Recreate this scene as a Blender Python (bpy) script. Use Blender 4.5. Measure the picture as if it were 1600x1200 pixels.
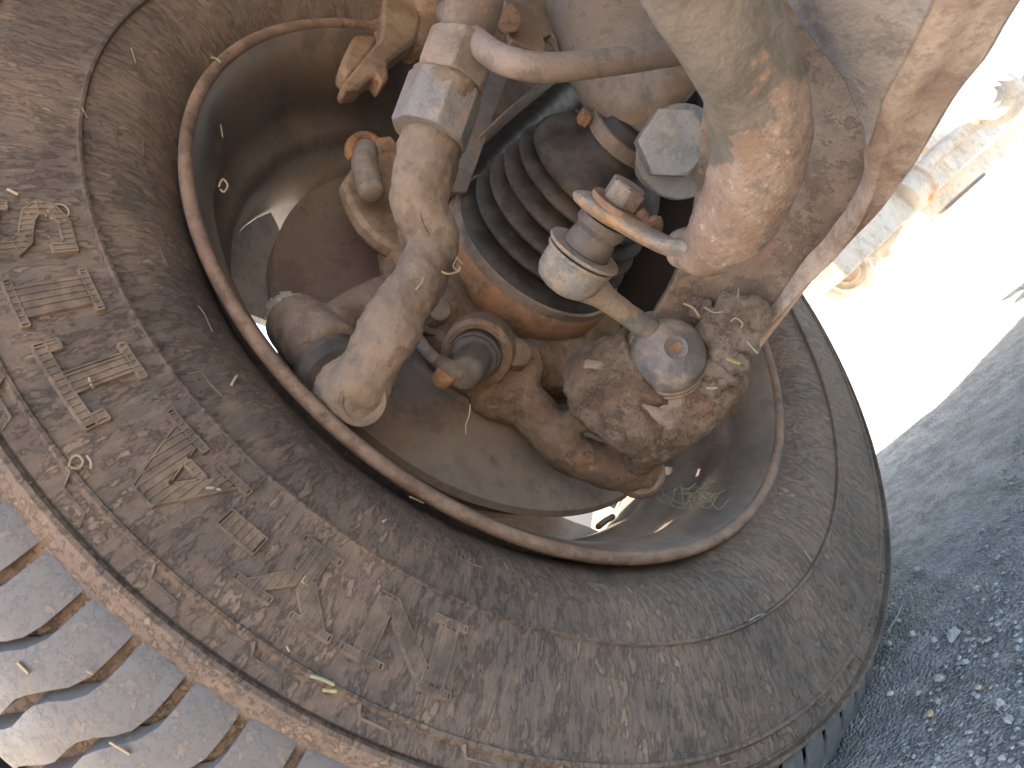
import bpy, bmesh, math, random
import numpy as np
from mathutils import Vector, Matrix, noise

for o in list(bpy.data.objects):
    bpy.data.objects.remove(o)
scene = bpy.context.scene
COL = scene.collection
RNG = random.Random(7)

# ------------------------------------------------------------------ camera, sky, sun, exposure
# world: x along the vehicle (forward +), y across it (inboard +), z up; the wheel axis is the line x=0, z=HUB_Z
HUB_Z = 0.345
CAM_P = Vector((0.3831, 0.2533, 0.2056))
CAM_R = Vector((-0.6059, 0.5111, -0.6096))
CAM_D = Vector((0.3202, -0.5448, -0.7751))
CAM_F = Vector((-0.7282, -0.6648, 0.1665))
F_PX = 1100.0
cam = bpy.data.cameras.new('camera')
cam_o = bpy.data.objects.new('camera', cam)
COL.objects.link(cam_o)
cam.sensor_width = 36.0
cam.lens = 36.0 * F_PX / 1600.0
cam.clip_start = 0.01
cam.clip_end = 2000.0
cam_o.matrix_world = Matrix(((CAM_R.x, -CAM_D.x, -CAM_F.x, CAM_P.x),
                             (CAM_R.y, -CAM_D.y, -CAM_F.y, CAM_P.y),
                             (CAM_R.z, -CAM_D.z, -CAM_F.z, CAM_P.z),
                             (0, 0, 0, 1)))
cam.dof.use_dof = True
cam.dof.focus_distance = 0.36
cam.dof.aperture_fstop = 20.0
scene.camera = cam_o

SUN_DIR = Vector((0.25, -0.72, 0.65)).normalized()      # towards the sun
world = bpy.data.worlds.new('World')
scene.world = world
world.use_nodes = True
wn = world.node_tree.nodes
sky = wn.new('ShaderNodeTexSky')
sky.sky_type = 'NISHITA'
sky.sun_disc = False
sky.dust_density = 2.0
sky.sun_elevation = math.asin(SUN_DIR.z)
sky.sun_rotation = math.atan2(SUN_DIR.x, SUN_DIR.y)
wn['Background'].inputs['Strength'].default_value = 0.12
world.node_tree.links.new(sky.outputs[0], wn['Background'].inputs[0])
sun = bpy.data.lights.new('sun', 'SUN')
sun.energy = 5.0
sun.angle = math.radians(0.5)
sun.color = (1.0, 0.88, 0.72)
sun_o = bpy.data.objects.new('sun', sun)
COL.objects.link(sun_o)
sun_o.location = (3, -3, 4)
sun_o.rotation_euler = SUN_DIR.to_track_quat('Z', 'Y').to_euler()
scene.view_settings.view_transform = 'Standard'
scene.view_settings.look = 'None'
scene.view_settings.gamma = 1.0
scene.view_settings.exposure = 3.1

# ------------------------------------------------------------------ geometry helpers
def at(px, py, y):
    """the point of the plane y = const that the survey pixel (px, py) of the photograph lies on"""
    d = CAM_F + CAM_R * ((px - 800) / F_PX) + CAM_D * ((py - 600) / F_PX)
    return CAM_P + d * ((y - CAM_P.y) / d.y)

def dep(px, py, dist):
    """the point at a measured distance from the lens"""
    d = (CAM_F + CAM_R * ((px - 800) / F_PX) + CAM_D * ((py - 600) / F_PX)).normalized()
    return CAM_P + d * dist

def frame(axis, hint=None):
    a = axis.normalized()
    h = hint if hint is not None else (Vector((0, 0, 1)) if abs(a.z) < 0.9 else Vector((1, 0, 0)))
    u = (h - a * h.dot(a)).normalized()
    return a, u, a.cross(u)

def smooth_path(pts, rad, n=6):
    """Catmull-Rom resample of points with radii"""
    P = [pts[0] * 2 - pts[1]] + list(pts) + [pts[-1] * 2 - pts[-2]]
    Rr = [rad[0]] + list(rad) + [rad[-1]]
    out, ro = [], []
    for i in range(1, len(P) - 2):
        for k in range(n):
            t = k / n
            def cr(a, b, c, d):
                return 0.5 * ((2 * b) + (c - a) * t + (2 * a - 5 * b + 4 * c - d) * t * t + (3 * b - a - 3 * c + d) * t ** 3)
            out.append(cr(P[i - 1], P[i], P[i + 1], P[i + 2]))
            ro.append(cr(Rr[i - 1], Rr[i], Rr[i + 1], Rr[i + 2]))
    out.append(pts[-1]); ro.append(rad[-1])
    return out, ro

def tube(pts, rad, seg=16, n=6, flat=1.0, hint=None, cap=0.35, lump=0.0):
    pts = [Vector(p) for p in pts]
    if not isinstance(rad, (list, tuple)):
        rad = [rad] * len(pts)
    if len(pts) > 2 and n > 1:
        pts, rad = smooth_path(pts, rad, n)
    if cap:                                     # rounded ends
        t0 = (pts[0] - pts[1]).normalized(); t1 = (pts[-1] - pts[-2]).normalized()
        r0, r1 = rad[0], rad[-1]
        pts = [pts[0] + t0 * r0 * cap, pts[0] + t0 * r0 * cap * 0.6] + pts + [pts[-1] + t1 * r1 * cap * 0.6, pts[-1] + t1 * r1 * cap]
        rad = [r0 * 0.55, r0 * 0.86] + rad + [r1 * 0.86, r1 * 0.55]
    V, F = [], []
    u = None
    for i, p in enumerate(pts):
        t = (pts[min(i + 1, len(pts) - 1)] - pts[max(i - 1, 0)]).normalized()
        if u is None:
            _, u, w = frame(t, hint)
        else:
            u = (u - t * u.dot(t)).normalized(); w = t.cross(u)
        for k in range(seg):
            a = 2 * math.pi * k / seg
            r = rad[i]
            if lump:
                q = p + (u * math.cos(a) + w * math.sin(a)) * r
                r += lump * noise.noise(q * 60)
            V.append(p + u * math.cos(a) * r * flat + w * math.sin(a) * r)
    m = len(pts)
    for i in range(m - 1):
        for k in range(seg):
            F.append((i * seg + k, i * seg + (k + 1) % seg, (i + 1) * seg + (k + 1) % seg, (i + 1) * seg + k))
    F.append(tuple(range(seg))[::-1]); F.append(tuple((m - 1) * seg + k for k in range(seg)))
    return V, F

def lathe(prof, origin, axis, seg=48, hint=None, closed=False, a0=0.0, a1=2 * math.pi):
    """prof: list of (r, h along axis)"""
    a, u, w = frame(Vector(axis), hint)
    o = Vector(origin)
    full = abs(a1 - a0 - 2 * math.pi) < 1e-6
    ns = seg if full else seg + 1
    V, F = [], []
    for k in range(ns):
        t = a0 + (a1 - a0) * k / seg
        dr = u * math.cos(t) + w * math.sin(t)
        for r, h in prof:
            V.append(o + dr * r + a * h)
    m = len(prof)
    kk = ns if full else ns - 1
    for k in range(kk):
        k2 = (k + 1) % ns
        for j in range(m if closed else m - 1):
            j2 = (j + 1) % m
            F.append((k * m + j, k2 * m + j, k2 * m + j2, k * m + j2))
    if not full and closed:
        F.append(tuple(range(m))[::-1]); F.append(tuple((ns - 1) * m + j for j in range(m)))
    return V, F

def hexa(origin, axis, r, h, hint=None, sides=6, cham=0.12, hole=0.0):
    """hex head / nut with chamfered corners, base at origin, growing along the axis"""
    a, u, w = frame(Vector(axis), hint); o = Vector(origin)
    V, F = [], []
    def ring(rr, hh, clip=None):
        s = len(V)
        for k in range(sides * 4):
            t = 2 * math.pi * k / (sides * 4)
            tt = (t % (2 * math.pi / sides)) - math.pi / sides
            rad = rr * math.cos(math.pi / sides) / math.cos(tt)
            if clip: rad = min(rad, clip)
            V.append(o + (u * math.cos(t) + w * math.sin(t)) * rad + a * hh)
        return s
    n = sides * 4
    rings = [ring(r, 0, r * 0.94), ring(r, h * cham), ring(r, h * (1 - cham)), ring(r, h, r * 0.9)]
    for q in range(3):
        for k in range(n):
            F.append((rings[q] + k, rings[q] + (k + 1) % n, rings[q + 1] + (k + 1) % n, rings[q + 1] + k))
    if hole:
        s = len(V)
        for hh in (h, 0):
            for k in range(n):
                t = 2 * math.pi * k / n
                V.append(o + (u * math.cos(t) + w * math.sin(t)) * hole + a * hh)
        for k in range(n):
            k2 = (k + 1) % n
            F.append((rings[3] + k, rings[3] + k2, s + k2, s + k)); F.append((s + k, s + k2, s + n + k2, s + n + k))
            F.append((s + n + k, s + n + k2, rings[0] + k2, rings[0] + k))
    else:
        F.append(tuple(rings[0] + k for k in range(n))[::-1]); F.append(tuple(rings[3] + k for k in range(n)))
    return V, F

def box(c, sx, sy, sz, ax=None, ay=None):
    c = Vector(c)
    ax = Vector(ax).normalized() if ax is not None else Vector((1, 0, 0))
    ay = Vector(ay) if ay is not None else Vector((0, 1, 0))
    ay = (ay - ax * ay.dot(ax)).normalized(); az = ax.cross(ay)
    V = [c + ax * (i * sx / 2) + ay * (j * sy / 2) + az * (k * sz / 2) for i in (-1, 1) for j in (-1, 1) for k in (-1, 1)]
    return V, [(0, 1, 3, 2), (4, 6, 7, 5), (0, 4, 5, 1), (2, 3, 7, 6), (0, 2, 6, 4), (1, 5, 7, 3)]

def prism(outline, thick, direction=None):
    """a plate: outline of 3-d points, thickened away from the viewer side along its own normal"""
    P = [Vector(p) for p in outline]
    nrm = Vector((0, 0, 0))
    for i in range(len(P)):
        nrm += P[i].cross(P[(i + 1) % len(P)])
    nrm.normalize()
    if direction is not None and nrm.dot(Vector(direction)) < 0: nrm = -nrm
    n = len(P)
    V = P + [p + nrm * thick for p in P]
    F = [tuple(range(n))[::-1], tuple(range(n, 2 * n))] + [(i, (i + 1) % n, n + (i + 1) % n, n + i) for i in range(n)]
    return V, F

def ball(c, r, seg=16, sq=(1, 1, 1)):
    prof = [(math.sin(math.pi * i / 10) * r, -math.cos(math.pi * i / 10) * r) for i in range(11)]
    prof[0] = (r * 0.01, -r); prof[-1] = (r * 0.01, r)
    V, F = lathe(prof, (0, 0, 0), (0, 0, 1), seg)
    return [Vector((v.x * sq[0], v.y * sq[1], v.z * sq[2])) + Vector(c) for v in V], F

def join(*parts):
    V, F = [], []
    for v, f in parts:
        b = len(V); V += list(v); F += [tuple(i + b for i in q) for q in f]
    return V, F

def mesh(name, geo, mat, smooth=True, angle=35):
    V, F = geo
    me = bpy.data.meshes.new(name)
    me.from_pydata([tuple(v) for v in V], [], F)
    bm = bmesh.new(); bm.from_mesh(me)
    bmesh.ops.remove_doubles(bm, verts=bm.verts, dist=1e-6)
    bmesh.ops.recalc_face_normals(bm, faces=bm.faces)
    bm.to_mesh(me); bm.free()
    if mat: me.materials.append(mat)
    if smooth:
        me.shade_smooth()
        me.set_sharp_from_angle(angle=math.radians(angle))
    return me

CLOUD = {}
def cloud(scale):
    if scale not in CLOUD:
        t = bpy.data.textures.new('cast_relief', 'CLOUDS'); t.noise_scale = scale; t.noise_depth = 3
        CLOUD[scale] = t
    return CLOUD[scale]

def put(name, geo, mat, parent=None, label=None, cat=None, group=None, kind=None, smooth=True, angle=35,
        remesh=0, relax=4, bevel=0, subsurf=0, relief=0, rscale=0.01, solid=0):
    me = geo if isinstance(geo, bpy.types.Mesh) else mesh(name, geo, mat, smooth, angle)
    o = bpy.data.objects.new(name, me)
    COL.objects.link(o)
    if parent is not None:
        o.parent = parent
        o.matrix_parent_inverse = Matrix.Translation(-parent.location)
    if label: o['label'] = label
    if cat: o['category'] = cat
    if group: o['group'] = group
    if kind: o['kind'] = kind
    if solid:
        m = o.modifiers.new('s', 'SOLIDIFY'); m.thickness = solid; m.offset = -1
    if remesh:
        m = o.modifiers.new('r', 'REMESH'); m.mode = 'VOXEL'; m.voxel_size = remesh; m.use_smooth_shade = True
        m = o.modifiers.new('m', 'SMOOTH'); m.factor = 0.5; m.iterations = relax
    if bevel:
        m = o.modifiers.new('b', 'BEVEL'); m.width = bevel; m.segments = 2; m.limit_method = 'ANGLE'; m.angle_limit = math.radians(40)
    if subsurf:
        m = o.modifiers.new('u', 'SUBSURF'); m.levels = subsurf; m.render_levels = subsurf
    if relief:
        m = o.modifiers.new('d', 'DISPLACE'); m.texture = cloud(rscale); m.texture_coords = 'LOCAL'
        m.strength = relief; m.mid_level = 0.5
    return o

def thing(name, loc, label, cat, group=None):
    o = bpy.data.objects.new(name, None)
    o.empty_display_size = 0.02
    COL.objects.link(o)
    o.location = Vector(loc)
    o['label'] = label; o['category'] = cat
    if group: o['group'] = group
    return o

# ------------------------------------------------------------------ materials
class NT:
    def __init__(self, name):
        self.m = bpy.data.materials.new(name); self.m.use_nodes = True
        self.t = self.m.node_tree; self.n = self.t.nodes; self.l = self.t.links
        self.b = self.n['Principled BSDF']
        self.co = self.n.new('ShaderNodeTexCoord').outputs['Object']
    def link(self, a, b): self.l.new(a, b)
    def noise(self, scale, detail=6, rough=0.6, vec=None, off=0.0, dist=0.0):
        v = vec or self.co
        if off:
            mp = self.n.new('ShaderNodeVectorMath'); mp.operation = 'ADD'; mp.inputs[1].default_value = (off, off * 1.7, off * 0.6)
            self.link(v, mp.inputs[0]); v = mp.outputs[0]
        t = self.n.new('ShaderNodeTexNoise'); t.inputs['Scale'].default_value = scale
        t.inputs['Detail'].default_value = detail; t.inputs['Roughness'].default_value = rough
        t.inputs['Distortion'].default_value = dist
        self.link(v, t.inputs['Vector']); return t.outputs['Fac']
    def voro(self, scale, vec=None, feature='F1', out='Distance'):
        t = self.n.new('ShaderNodeTexVoronoi'); t.feature = feature; t.inputs['Scale'].default_value = scale
        self.link(vec or self.co, t.inputs['Vector']); return t.outputs[out]
    def ramp(self, f, lo, hi, a=0.0, b=1.0):
        r = self.n.new('ShaderNodeMapRange'); r.clamp = True; r.interpolation_type = 'SMOOTHSTEP'
        for i, v in zip((1, 2, 3, 4), (lo, hi, a, b)): r.inputs[i].default_value = v
        self.link(f, r.inputs[0]); return r.outputs[0]
    def mix(self, f, a, b, mode='MIX'):
        x = self.n.new('ShaderNodeMix'); x.data_type = 'RGBA'; x.blend_type = mode
        if isinstance(f, (int, float)): x.inputs[0].default_value = f
        else: self.link(f, x.inputs[0])
        for i, c in ((6, a), (7, b)):
            if isinstance(c, (tuple, list)): x.inputs[i].default_value = (*c[:3], 1)
            else: self.link(c, x.inputs[i])
        return x.outputs[2]
    def math(self, op, a, b=0.0):
        x = self.n.new('ShaderNodeMath'); x.operation = op
        for i, c in ((0, a), (1, b)):
            if isinstance(c, (int, float)): x.inputs[i].default_value = c
            else: self.link(c, x.inputs[i])
        return x.outputs[0]
    def sep(self, v=None):
        x = self.n.new('ShaderNodeSeparateXYZ'); self.link(v or self.co, x.inputs[0]); return x.outputs
    def comb(self, a, b, c):
        x = self.n.new('ShaderNodeCombineXYZ')
        for i, v in enumerate((a, b, c)):
            if isinstance(v, (int, float)): x.inputs[i].default_value = v
            else: self.link(v, x.inputs[i])
        return x.outputs[0]
    def bump(self, h, strength, dist=0.001, prev=None):
        x = self.n.new('ShaderNodeBump'); x.inputs['Strength'].default_value = strength; x.inputs['Distance'].default_value = dist
        self.link(h, x.inputs['Height'])
        if prev: self.link(prev, x.inputs['Normal'])
        return x.outputs[0]
    def done(self, col, rough, nrm=None, metal=0.0, spec=0.5):
        for k, v in (('Base Color', col), ('Roughness', rough), ('Metallic', metal), ('Specular IOR Level', spec)):
            if isinstance(v, (int, float)): self.b.inputs[k].default_value = v
            elif isinstance(v, (tuple, list)): self.b.inputs[k].default_value = (*v, 1)
            else: self.link(v, self.b.inputs[k])
        if nrm: self.link(nrm, self.b.inputs['Normal'])
        return self.m

def dirty(name, base, dirt, rust, dirt_at=(0.42, 0.6), rust_at=(0.52, 0.66), scale=30, rough=0.6, bump=0.5, off=0.0, metal=0.0,
          speck=0.45, grit=0.0024, spec=0.4):
    """painted or bare metal under dust, with rust patches, pale specks and a gritty skin"""
    k = NT(name)
    n1 = k.noise(scale, 8, 0.65, off=off + 0.3)
    n2 = k.noise(scale * 0.55, 10, 0.74, off=off + 2.1)
    n3 = k.noise(scale * 9, 5, 0.7, off=off)
    n4 = k.noise(scale * 26, 3, 0.6, off=off + 1.1)
    c = k.mix(k.ramp(n1, *dirt_at), base, dirt)
    c = k.mix(k.ramp(n2, *rust_at), c, rust)
    n5 = k.noise(scale * 2.2, 10, 0.74, off=off + 5.2)
    n6 = k.noise(scale * 3.5, 8, 0.82, off=off + 7.7)
    geo = k.n.new('ShaderNodeNewGeometry')
    up = k.sep(geo.outputs['Normal'])[2]
    settle = k.math('MULTIPLY', k.ramp(up, -0.1, 0.8), k.ramp(n5, 0.36, 0.58))              # dust lies on what faces up
    c = k.mix(k.math('MULTIPLY', settle, 0.55), c, [min(0.6, v * 1.18 + 0.02) for v in dirt])
    c = k.mix(k.ramp(n5, 0.53, 0.575, 0.0, 0.6), c, k.mix(0.55, c, [v * 0.42 for v in base]))  # flaked or oily patches with crisp edges
    c = k.mix(k.ramp(n6, 0.60, 0.66, 0.0, 0.55), c, [v * 0.9 for v in rust])
    c = k.mix(k.ramp(n3, 0.46, 0.70, 0.0, 0.32), c, k.mix(0.6, c, (0.03, 0.022, 0.016)))
    c = k.mix(k.ramp(n4, 0.66, 0.78, 0.0, speck), c, [min(0.75, v * 1.6 + 0.12) for v in dirt])
    hgt = k.math('ADD', k.math('ADD', k.math('MULTIPLY', n3, 0.6), k.math('MULTIPLY', n4, 0.3)), k.math('MULTIPLY', k.ramp(n5, 0.56, 0.53), 0.22))
    nr = k.bump(hgt, bump, grit)
    ro = k.ramp(n1, 0.3, 0.7, rough - 0.12, min(1.0, rough + 0.25))
    return k.done(c, ro, nr, metal, spec)

def plain(name, col, rough=0.5, metal=0.0, bump=0.2, scale=200, var=0.35):
    k = NT(name)
    n1 = k.noise(scale * 0.2, 6, 0.6); n2 = k.noise(scale, 4, 0.6)
    c = k.mix(k.ramp(n1, 0.35, 0.7, 0, var), col, [v * 0.5 + 0.03 for v in col])
    return k.done(c, rough, k.bump(n2, bump, 0.0006), metal)

# ---- tyre rubber: dark grey with brown dust, streaked radially by wet mud
def rubber_material(name, dusty, streak=True, base=(0.112, 0.086, 0.069), dust_c=(0.208, 0.146, 0.104)):
    k = NT(name)
    s = k.sep()
    zz = k.math('SUBTRACT', s[2], HUB_Z)
    ang = k.math('ARCTAN2', zz, s[0])
    rad = k.math('SQRT', k.math('ADD', k.math('MULTIPLY', s[0], s[0]), k.math('MULTIPLY', zz, zz)))
    pol = k.comb(k.math('MULTIPLY', ang, 9.0), k.math('MULTIPLY', rad, 7.0), s[1])
    st = k.noise(9.0, 8, 0.7, vec=pol)
    flk = k.comb(k.math('MULTIPLY', ang, 0.29), k.math('MULTIPLY', rad, 0.36), s[1])
    n1 = k.noise(16, 8, 0.62, off=0.7)
    n2 = k.noise(80, 8, 0.72, off=1.9)
    n3 = k.noise(700, 4, 0.65)
    n4 = k.noise(230, 7, 0.72, vec=flk if streak else None, off=3.3)
    dust = k.math('ADD', k.math('MULTIPLY', n1, 0.40), k.math('ADD', k.math('MULTIPLY', n2, 0.35), k.math('MULTIPLY', st, 0.25 if streak else 0.05)))
    f = k.ramp(dust, 0.44 - 0.03 * streak, 0.60, 0.0, dusty)
    c = k.mix(f, base, dust_c)
    c = k.mix(k.math('MULTIPLY', k.ramp(n4, 0.54, 0.60, 0.0, 0.75 * dusty), k.ramp(n1, 0.40, 0.58)), c, (0.285, 0.200, 0.142))           # caked flakes
    c = k.mix(k.ramp(st, 0.60, 0.72, 0.0, 0.5 * dusty * streak), c, (0.11, 0.088, 0.072))
    c = k.mix(k.ramp(n1, 0.60, 0.75, 0.0, 0.5 * dusty), c, (0.23, 0.138, 0.095))              # reddish soil
    h = k.math('ADD', k.math('MULTIPLY', k.ramp(n4, 0.50, 0.60), 0.8), k.math('ADD', k.math('MULTIPLY', n3, 0.35), k.math('MULTIPLY', k.ramp(st, 0.35, 0.65), 0.5 * streak)))
    if dusty > 1.1: c = k.mix(0.6, c, (0.27, 0.20, 0.15))
    return k.done(c, k.ramp(dust, 0.4, 0.6, 0.5, 0.85), k.bump(h, min(1.0, 0.8 * dusty + 0.12), 0.0011), 0, 0.22)

RUB = rubber_material('sidewall_rubber', 0.9)
RUB_TREAD = rubber_material('tread_rubber', 0.42, False, (0.135, 0.126, 0.120), (0.20, 0.168, 0.142))
RUB_RIDGE = dirty('ridge_rubber', (0.110, 0.084, 0.066), (0.200, 0.146, 0.106), (0.165, 0.115, 0.082), (0.38, 0.6), (0.6, 0.75), 60, 0.8, 0.25, 0.6, speck=0.2, grit=0.0005, spec=0.2)
RIM = dirty('rim_paint', (0.080, 0.072, 0.068), (0.160, 0.118, 0.088), (0.165, 0.100, 0.066), (0.40, 0.66), (0.52, 0.74), 9, 0.36, 0.2, 0.2, speck=0.15, grit=0.0006, spec=0.5)
RIM_LIP = dirty('rim_lip_rust', (0.15, 0.092, 0.058), (0.225, 0.148, 0.10), (0.07, 0.05, 0.038), (0.4, 0.6), (0.56, 0.66), 45, 0.7, 0.5, 0.9)
RIM_FACE = dirty('rim_face_silver', (0.30, 0.31, 0.33), (0.22, 0.18, 0.14), (0.2, 0.12, 0.08), (0.55, 0.75), (0.62, 0.75), 14, 0.38, 0.15, 0.4, 0.3)
SHIELD = dirty('shield_steel', (0.175, 0.130, 0.096), (0.225, 0.170, 0.128), (0.21, 0.125, 0.08), (0.35, 0.65), (0.5, 0.75), 10, 0.75, 0.22, 1.3, speck=0.1, grit=0.0007)
ROTOR = dirty('rotor_iron', (0.150, 0.103, 0.078), (0.18, 0.124, 0.094), (0.19, 0.108, 0.078), (0.35, 0.65), (0.5, 0.75), 8, 0.8, 0.12, 2.3, speck=0.06, grit=0.0005)
KNUCKLE = dirty('knuckle_rust', (0.150, 0.090, 0.054), (0.235, 0.158, 0.104), (0.285, 0.142, 0.062), (0.42, 0.60), (0.54, 0.66), 26, 0.85, 0.75, 0.5)
KNUCKLE_DIM = dirty('knuckle_dust', (0.16, 0.105, 0.07), (0.235, 0.165, 0.115), (0.26, 0.13, 0.07), (0.4, 0.62), (0.55, 0.7), 26, 0.85, 0.6, 1.5)
ROD = dirty('tie_rod_dust', (0.120, 0.082, 0.056), (0.215, 0.154, 0.106), (0.150, 0.088, 0.054), (0.30, 0.6), (0.55, 0.72), 22, 0.75, 0.45, 0.8, speck=0.3)
ROD_GREY = dirty('tie_rod_zinc', (0.185, 0.168, 0.155), (0.235, 0.178, 0.13), (0.30, 0.20, 0.13), (0.42, 0.6), (0.56, 0.7), 36, 0.65, 0.5, 1.8)
NUT_GREY = dirty('bolt_zinc', (0.25, 0.235, 0.215), (0.32, 0.27, 0.215), (0.30, 0.21, 0.13), (0.42, 0.6), (0.58, 0.7), 45, 0.6, 0.5, 1.8)
NUT = dirty('nut_zinc', (0.185, 0.140, 0.105), (0.245, 0.185, 0.132), (0.24, 0.145, 0.085), (0.42, 0.6), (0.56, 0.7), 45, 0.6, 0.5, 2.8)
BOOT = dirty('boot_rubber', (0.030, 0.026, 0.022), (0.085, 0.066, 0.050), (0.055, 0.044, 0.034), (0.45, 0.7), (0.55, 0.75), 30, 0.5, 0.15, 0.77, speck=0.12, grit=0.0006, spec=0.3)
CUP = dirty('joint_cup_rust', (0.20, 0.108, 0.060), (0.27, 0.168, 0.102), (0.32, 0.15, 0.064), (0.4, 0.6), (0.47, 0.66), 30, 0.85, 0.6, 3.2)
CLAMP = dirty('clamp_steel', (0.15, 0.115, 0.085), (0.24, 0.185, 0.14), (0.26, 0.14, 0.07), (0.4, 0.6), (0.58, 0.7), 40, 0.65, 0.4, 0.1)
ARM = dirty('arm_dust', (0.18, 0.130, 0.094), (0.30, 0.225, 0.165), (0.25, 0.145, 0.088), (0.35, 0.62), (0.55, 0.7), 24, 0.85, 0.7, 1.0)
ARM_EDGE = dirty('arm_edge_rust', (0.36, 0.265, 0.205), (0.50, 0.395, 0.310), (0.27, 0.175, 0.125), (0.4, 0.6), (0.52, 0.68), 30, 0.8, 0.5, 2.2)
ARM_GREY = dirty('arm_grey_paint', (0.29, 0.275, 0.265), (0.39, 0.345, 0.30), (0.28, 0.185, 0.13), (0.4, 0.62), (0.58, 0.74), 24, 0.75, 0.5, 0.6)
BALL_ROUGH = dirty('ball_housing_rust', (0.150, 0.095, 0.062), (0.25, 0.175, 0.120), (0.22, 0.125, 0.075), (0.42, 0.6), (0.5, 0.65), 55, 0.95, 1.0, 1.7, grit=0.003)
BALL_CAP = dirty('ball_cap_steel', (0.135, 0.125, 0.118), (0.30, 0.24, 0.185), (0.24, 0.15, 0.10), (0.45, 0.62), (0.55, 0.66), 40, 0.45, 0.4, 4.2, spec=0.6)
LINK = dirty('link_zinc', (0.225, 0.205, 0.18), (0.31, 0.24, 0.172), (0.42, 0.24, 0.11), (0.42, 0.6), (0.50, 0.64), 48, 0.6, 0.6, 2.0)
def two_tone_bar():
    k = NT('bar_paint_and_rust')
    s = k.sep()
    n1 = k.noise(24, 6, 0.6, off=0.4); n2 = k.noise(45, 8, 0.7, off=1.4); n3 = k.noise(260, 5, 0.7)
    edge = k.math('ADD', s[2], k.math('ADD', k.math('MULTIPLY', k.math('SUBTRACT', n1, 0.5), 0.045), k.math('MULTIPLY', k.math('SUBTRACT', n2, 0.5), 0.02)))
    f = k.ramp(edge, BAR_Z - 0.0008, BAR_Z + 0.0008)
    rust = k.mix(k.ramp(n2, 0.4, 0.62), (0.27, 0.172, 0.112), (0.38, 0.275, 0.200))
    n5 = k.noise(130, 9, 0.78, off=4.4)
    rust = k.mix(k.ramp(n5, 0.50, 0.62, 0, 0.8), rust, (0.17, 0.135, 0.108))
    rust = k.mix(k.ramp(n3, 0.58, 0.68, 0, 0.7), rust, (0.52, 0.42, 0.33))
    paint = k.mix(k.ramp(n2, 0.4, 0.66), (0.135, 0.112, 0.084), (0.225, 0.185, 0.140))
    return k.done(k.mix(f, rust, paint), 0.7, k.bump(k.math('ADD', n3, k.math('ADD', n2, n5)), 0.8, 0.0022))
BAR_Z = dep(1180, 150, 0.226).z
BAR = two_tone_bar()
PLASTIC = dirty('sensor_plastic', (0.085, 0.070, 0.056), (0.15, 0.115, 0.085), (0.16, 0.12, 0.09), (0.42, 0.66), (0.6, 0.75), 40, 0.55, 0.25, 2.6, speck=0.15)
HOSE = dirty('pipe_dust', (0.160, 0.120, 0.090), (0.235, 0.180, 0.136), (0.24, 0.16, 0.11), (0.35, 0.6), (0.6, 0.75), 30, 0.7, 0.3, 0.9)
CALIPER = dirty('caliper_iron', (0.20, 0.125, 0.075), (0.295, 0.205, 0.135), (0.29, 0.15, 0.075), (0.4, 0.62), (0.55, 0.7), 30, 0.85, 0.6, 0.15)
DARK = plain('underbody_black', (0.012, 0.011, 0.010), 0.6, 0, 0.2, 60)
UNDER = plain('underbody_dust', (0.13, 0.100, 0.075), 0.8, 0, 0.3, 40)
PAINT = plain('body_white_paint', (0.55, 0.56, 0.57), 0.3, 0, 0.02, 60, 0.1)
MUD = dirty('caked_mud', (0.18, 0.135, 0.10), (0.27, 0.21, 0.16), (0.15, 0.10, 0.075), (0.4, 0.6), (0.55, 0.7), 60, 1.0, 1.0, 0.33, grit=0.003)
STRAW = plain('dry_straw', (0.34, 0.26, 0.15), 0.7, 0, 0.2, 400)
STRAW_PALE = plain('pale_straw', (0.33, 0.275, 0.20), 0.7, 0, 0.2, 400)
STRAW_GREEN = plain('faded_grass', (0.27, 0.27, 0.15), 0.7, 0, 0.2, 400)
MOSS = plain('yellow_lichen', (0.36, 0.28, 0.11), 0.9, 0, 0.6, 500)
FAR_GLARE_RUST = dirty('far_frame_glare_rust', (0.70, 0.62, 0.52), (0.76, 0.69, 0.60), (0.62, 0.34, 0.13), (0.4, 0.6), (0.55, 0.7), 14, 0.8, 0.4, 0.5)  # rusty frame steel, paled to imitate the glare of full sun
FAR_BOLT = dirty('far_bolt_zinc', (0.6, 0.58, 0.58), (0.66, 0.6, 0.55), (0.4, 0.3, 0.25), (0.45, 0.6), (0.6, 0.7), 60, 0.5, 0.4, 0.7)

# ------------------------------------------------------------------ ground
def ground_material():
    k = NT('asphalt')
    n1 = k.noise(3.0, 6, 0.6); n2 = k.noise(45, 6, 0.7, off=0.5); n3 = k.noise(260, 4, 0.7)
    v = k.voro(430)
    c = k.mix(k.ramp(n2, 0.35, 0.68), (0.150, 0.140, 0.126), (0.36, 0.335, 0.298))
    c = k.mix(k.ramp(k.voro(520, out='Color'), 0.55, 0.95, 0.0, 0.6), c, (0.42, 0.40, 0.36))
    c = k.mix(k.ramp(k.voro(300, out='Color'), 0.0, 0.35, 0.6, 0.0), c, (0.085, 0.080, 0.073))
    c = k.mix(k.ramp(n1, 0.4, 0.7, 0, 0.5), c, (0.27, 0.25, 0.225))
    h = k.math('ADD', k.math('MULTIPLY', v, -1.0), k.math('ADD', k.math('MULTIPLY', n2, 0.9), k.math('MULTIPLY', n3, 0.4)))
    return k.done(c, 0.8, k.bump(h, 0.9, 0.0022), 0, 0.35)
ASPHALT = ground_material()

def ground_height(x, y):
    w = max(0.0, 1.0 - max(abs(x + 0.3) / 1.5, abs(y - 0.2) / 1.0))
    return w * (0.0014 * noise.noise(Vector((x * 55, y * 55, 0.3))) + 0.0009 * noise.noise(Vector((x * 140, y * 140, 2.3)))) - 0.0005

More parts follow.
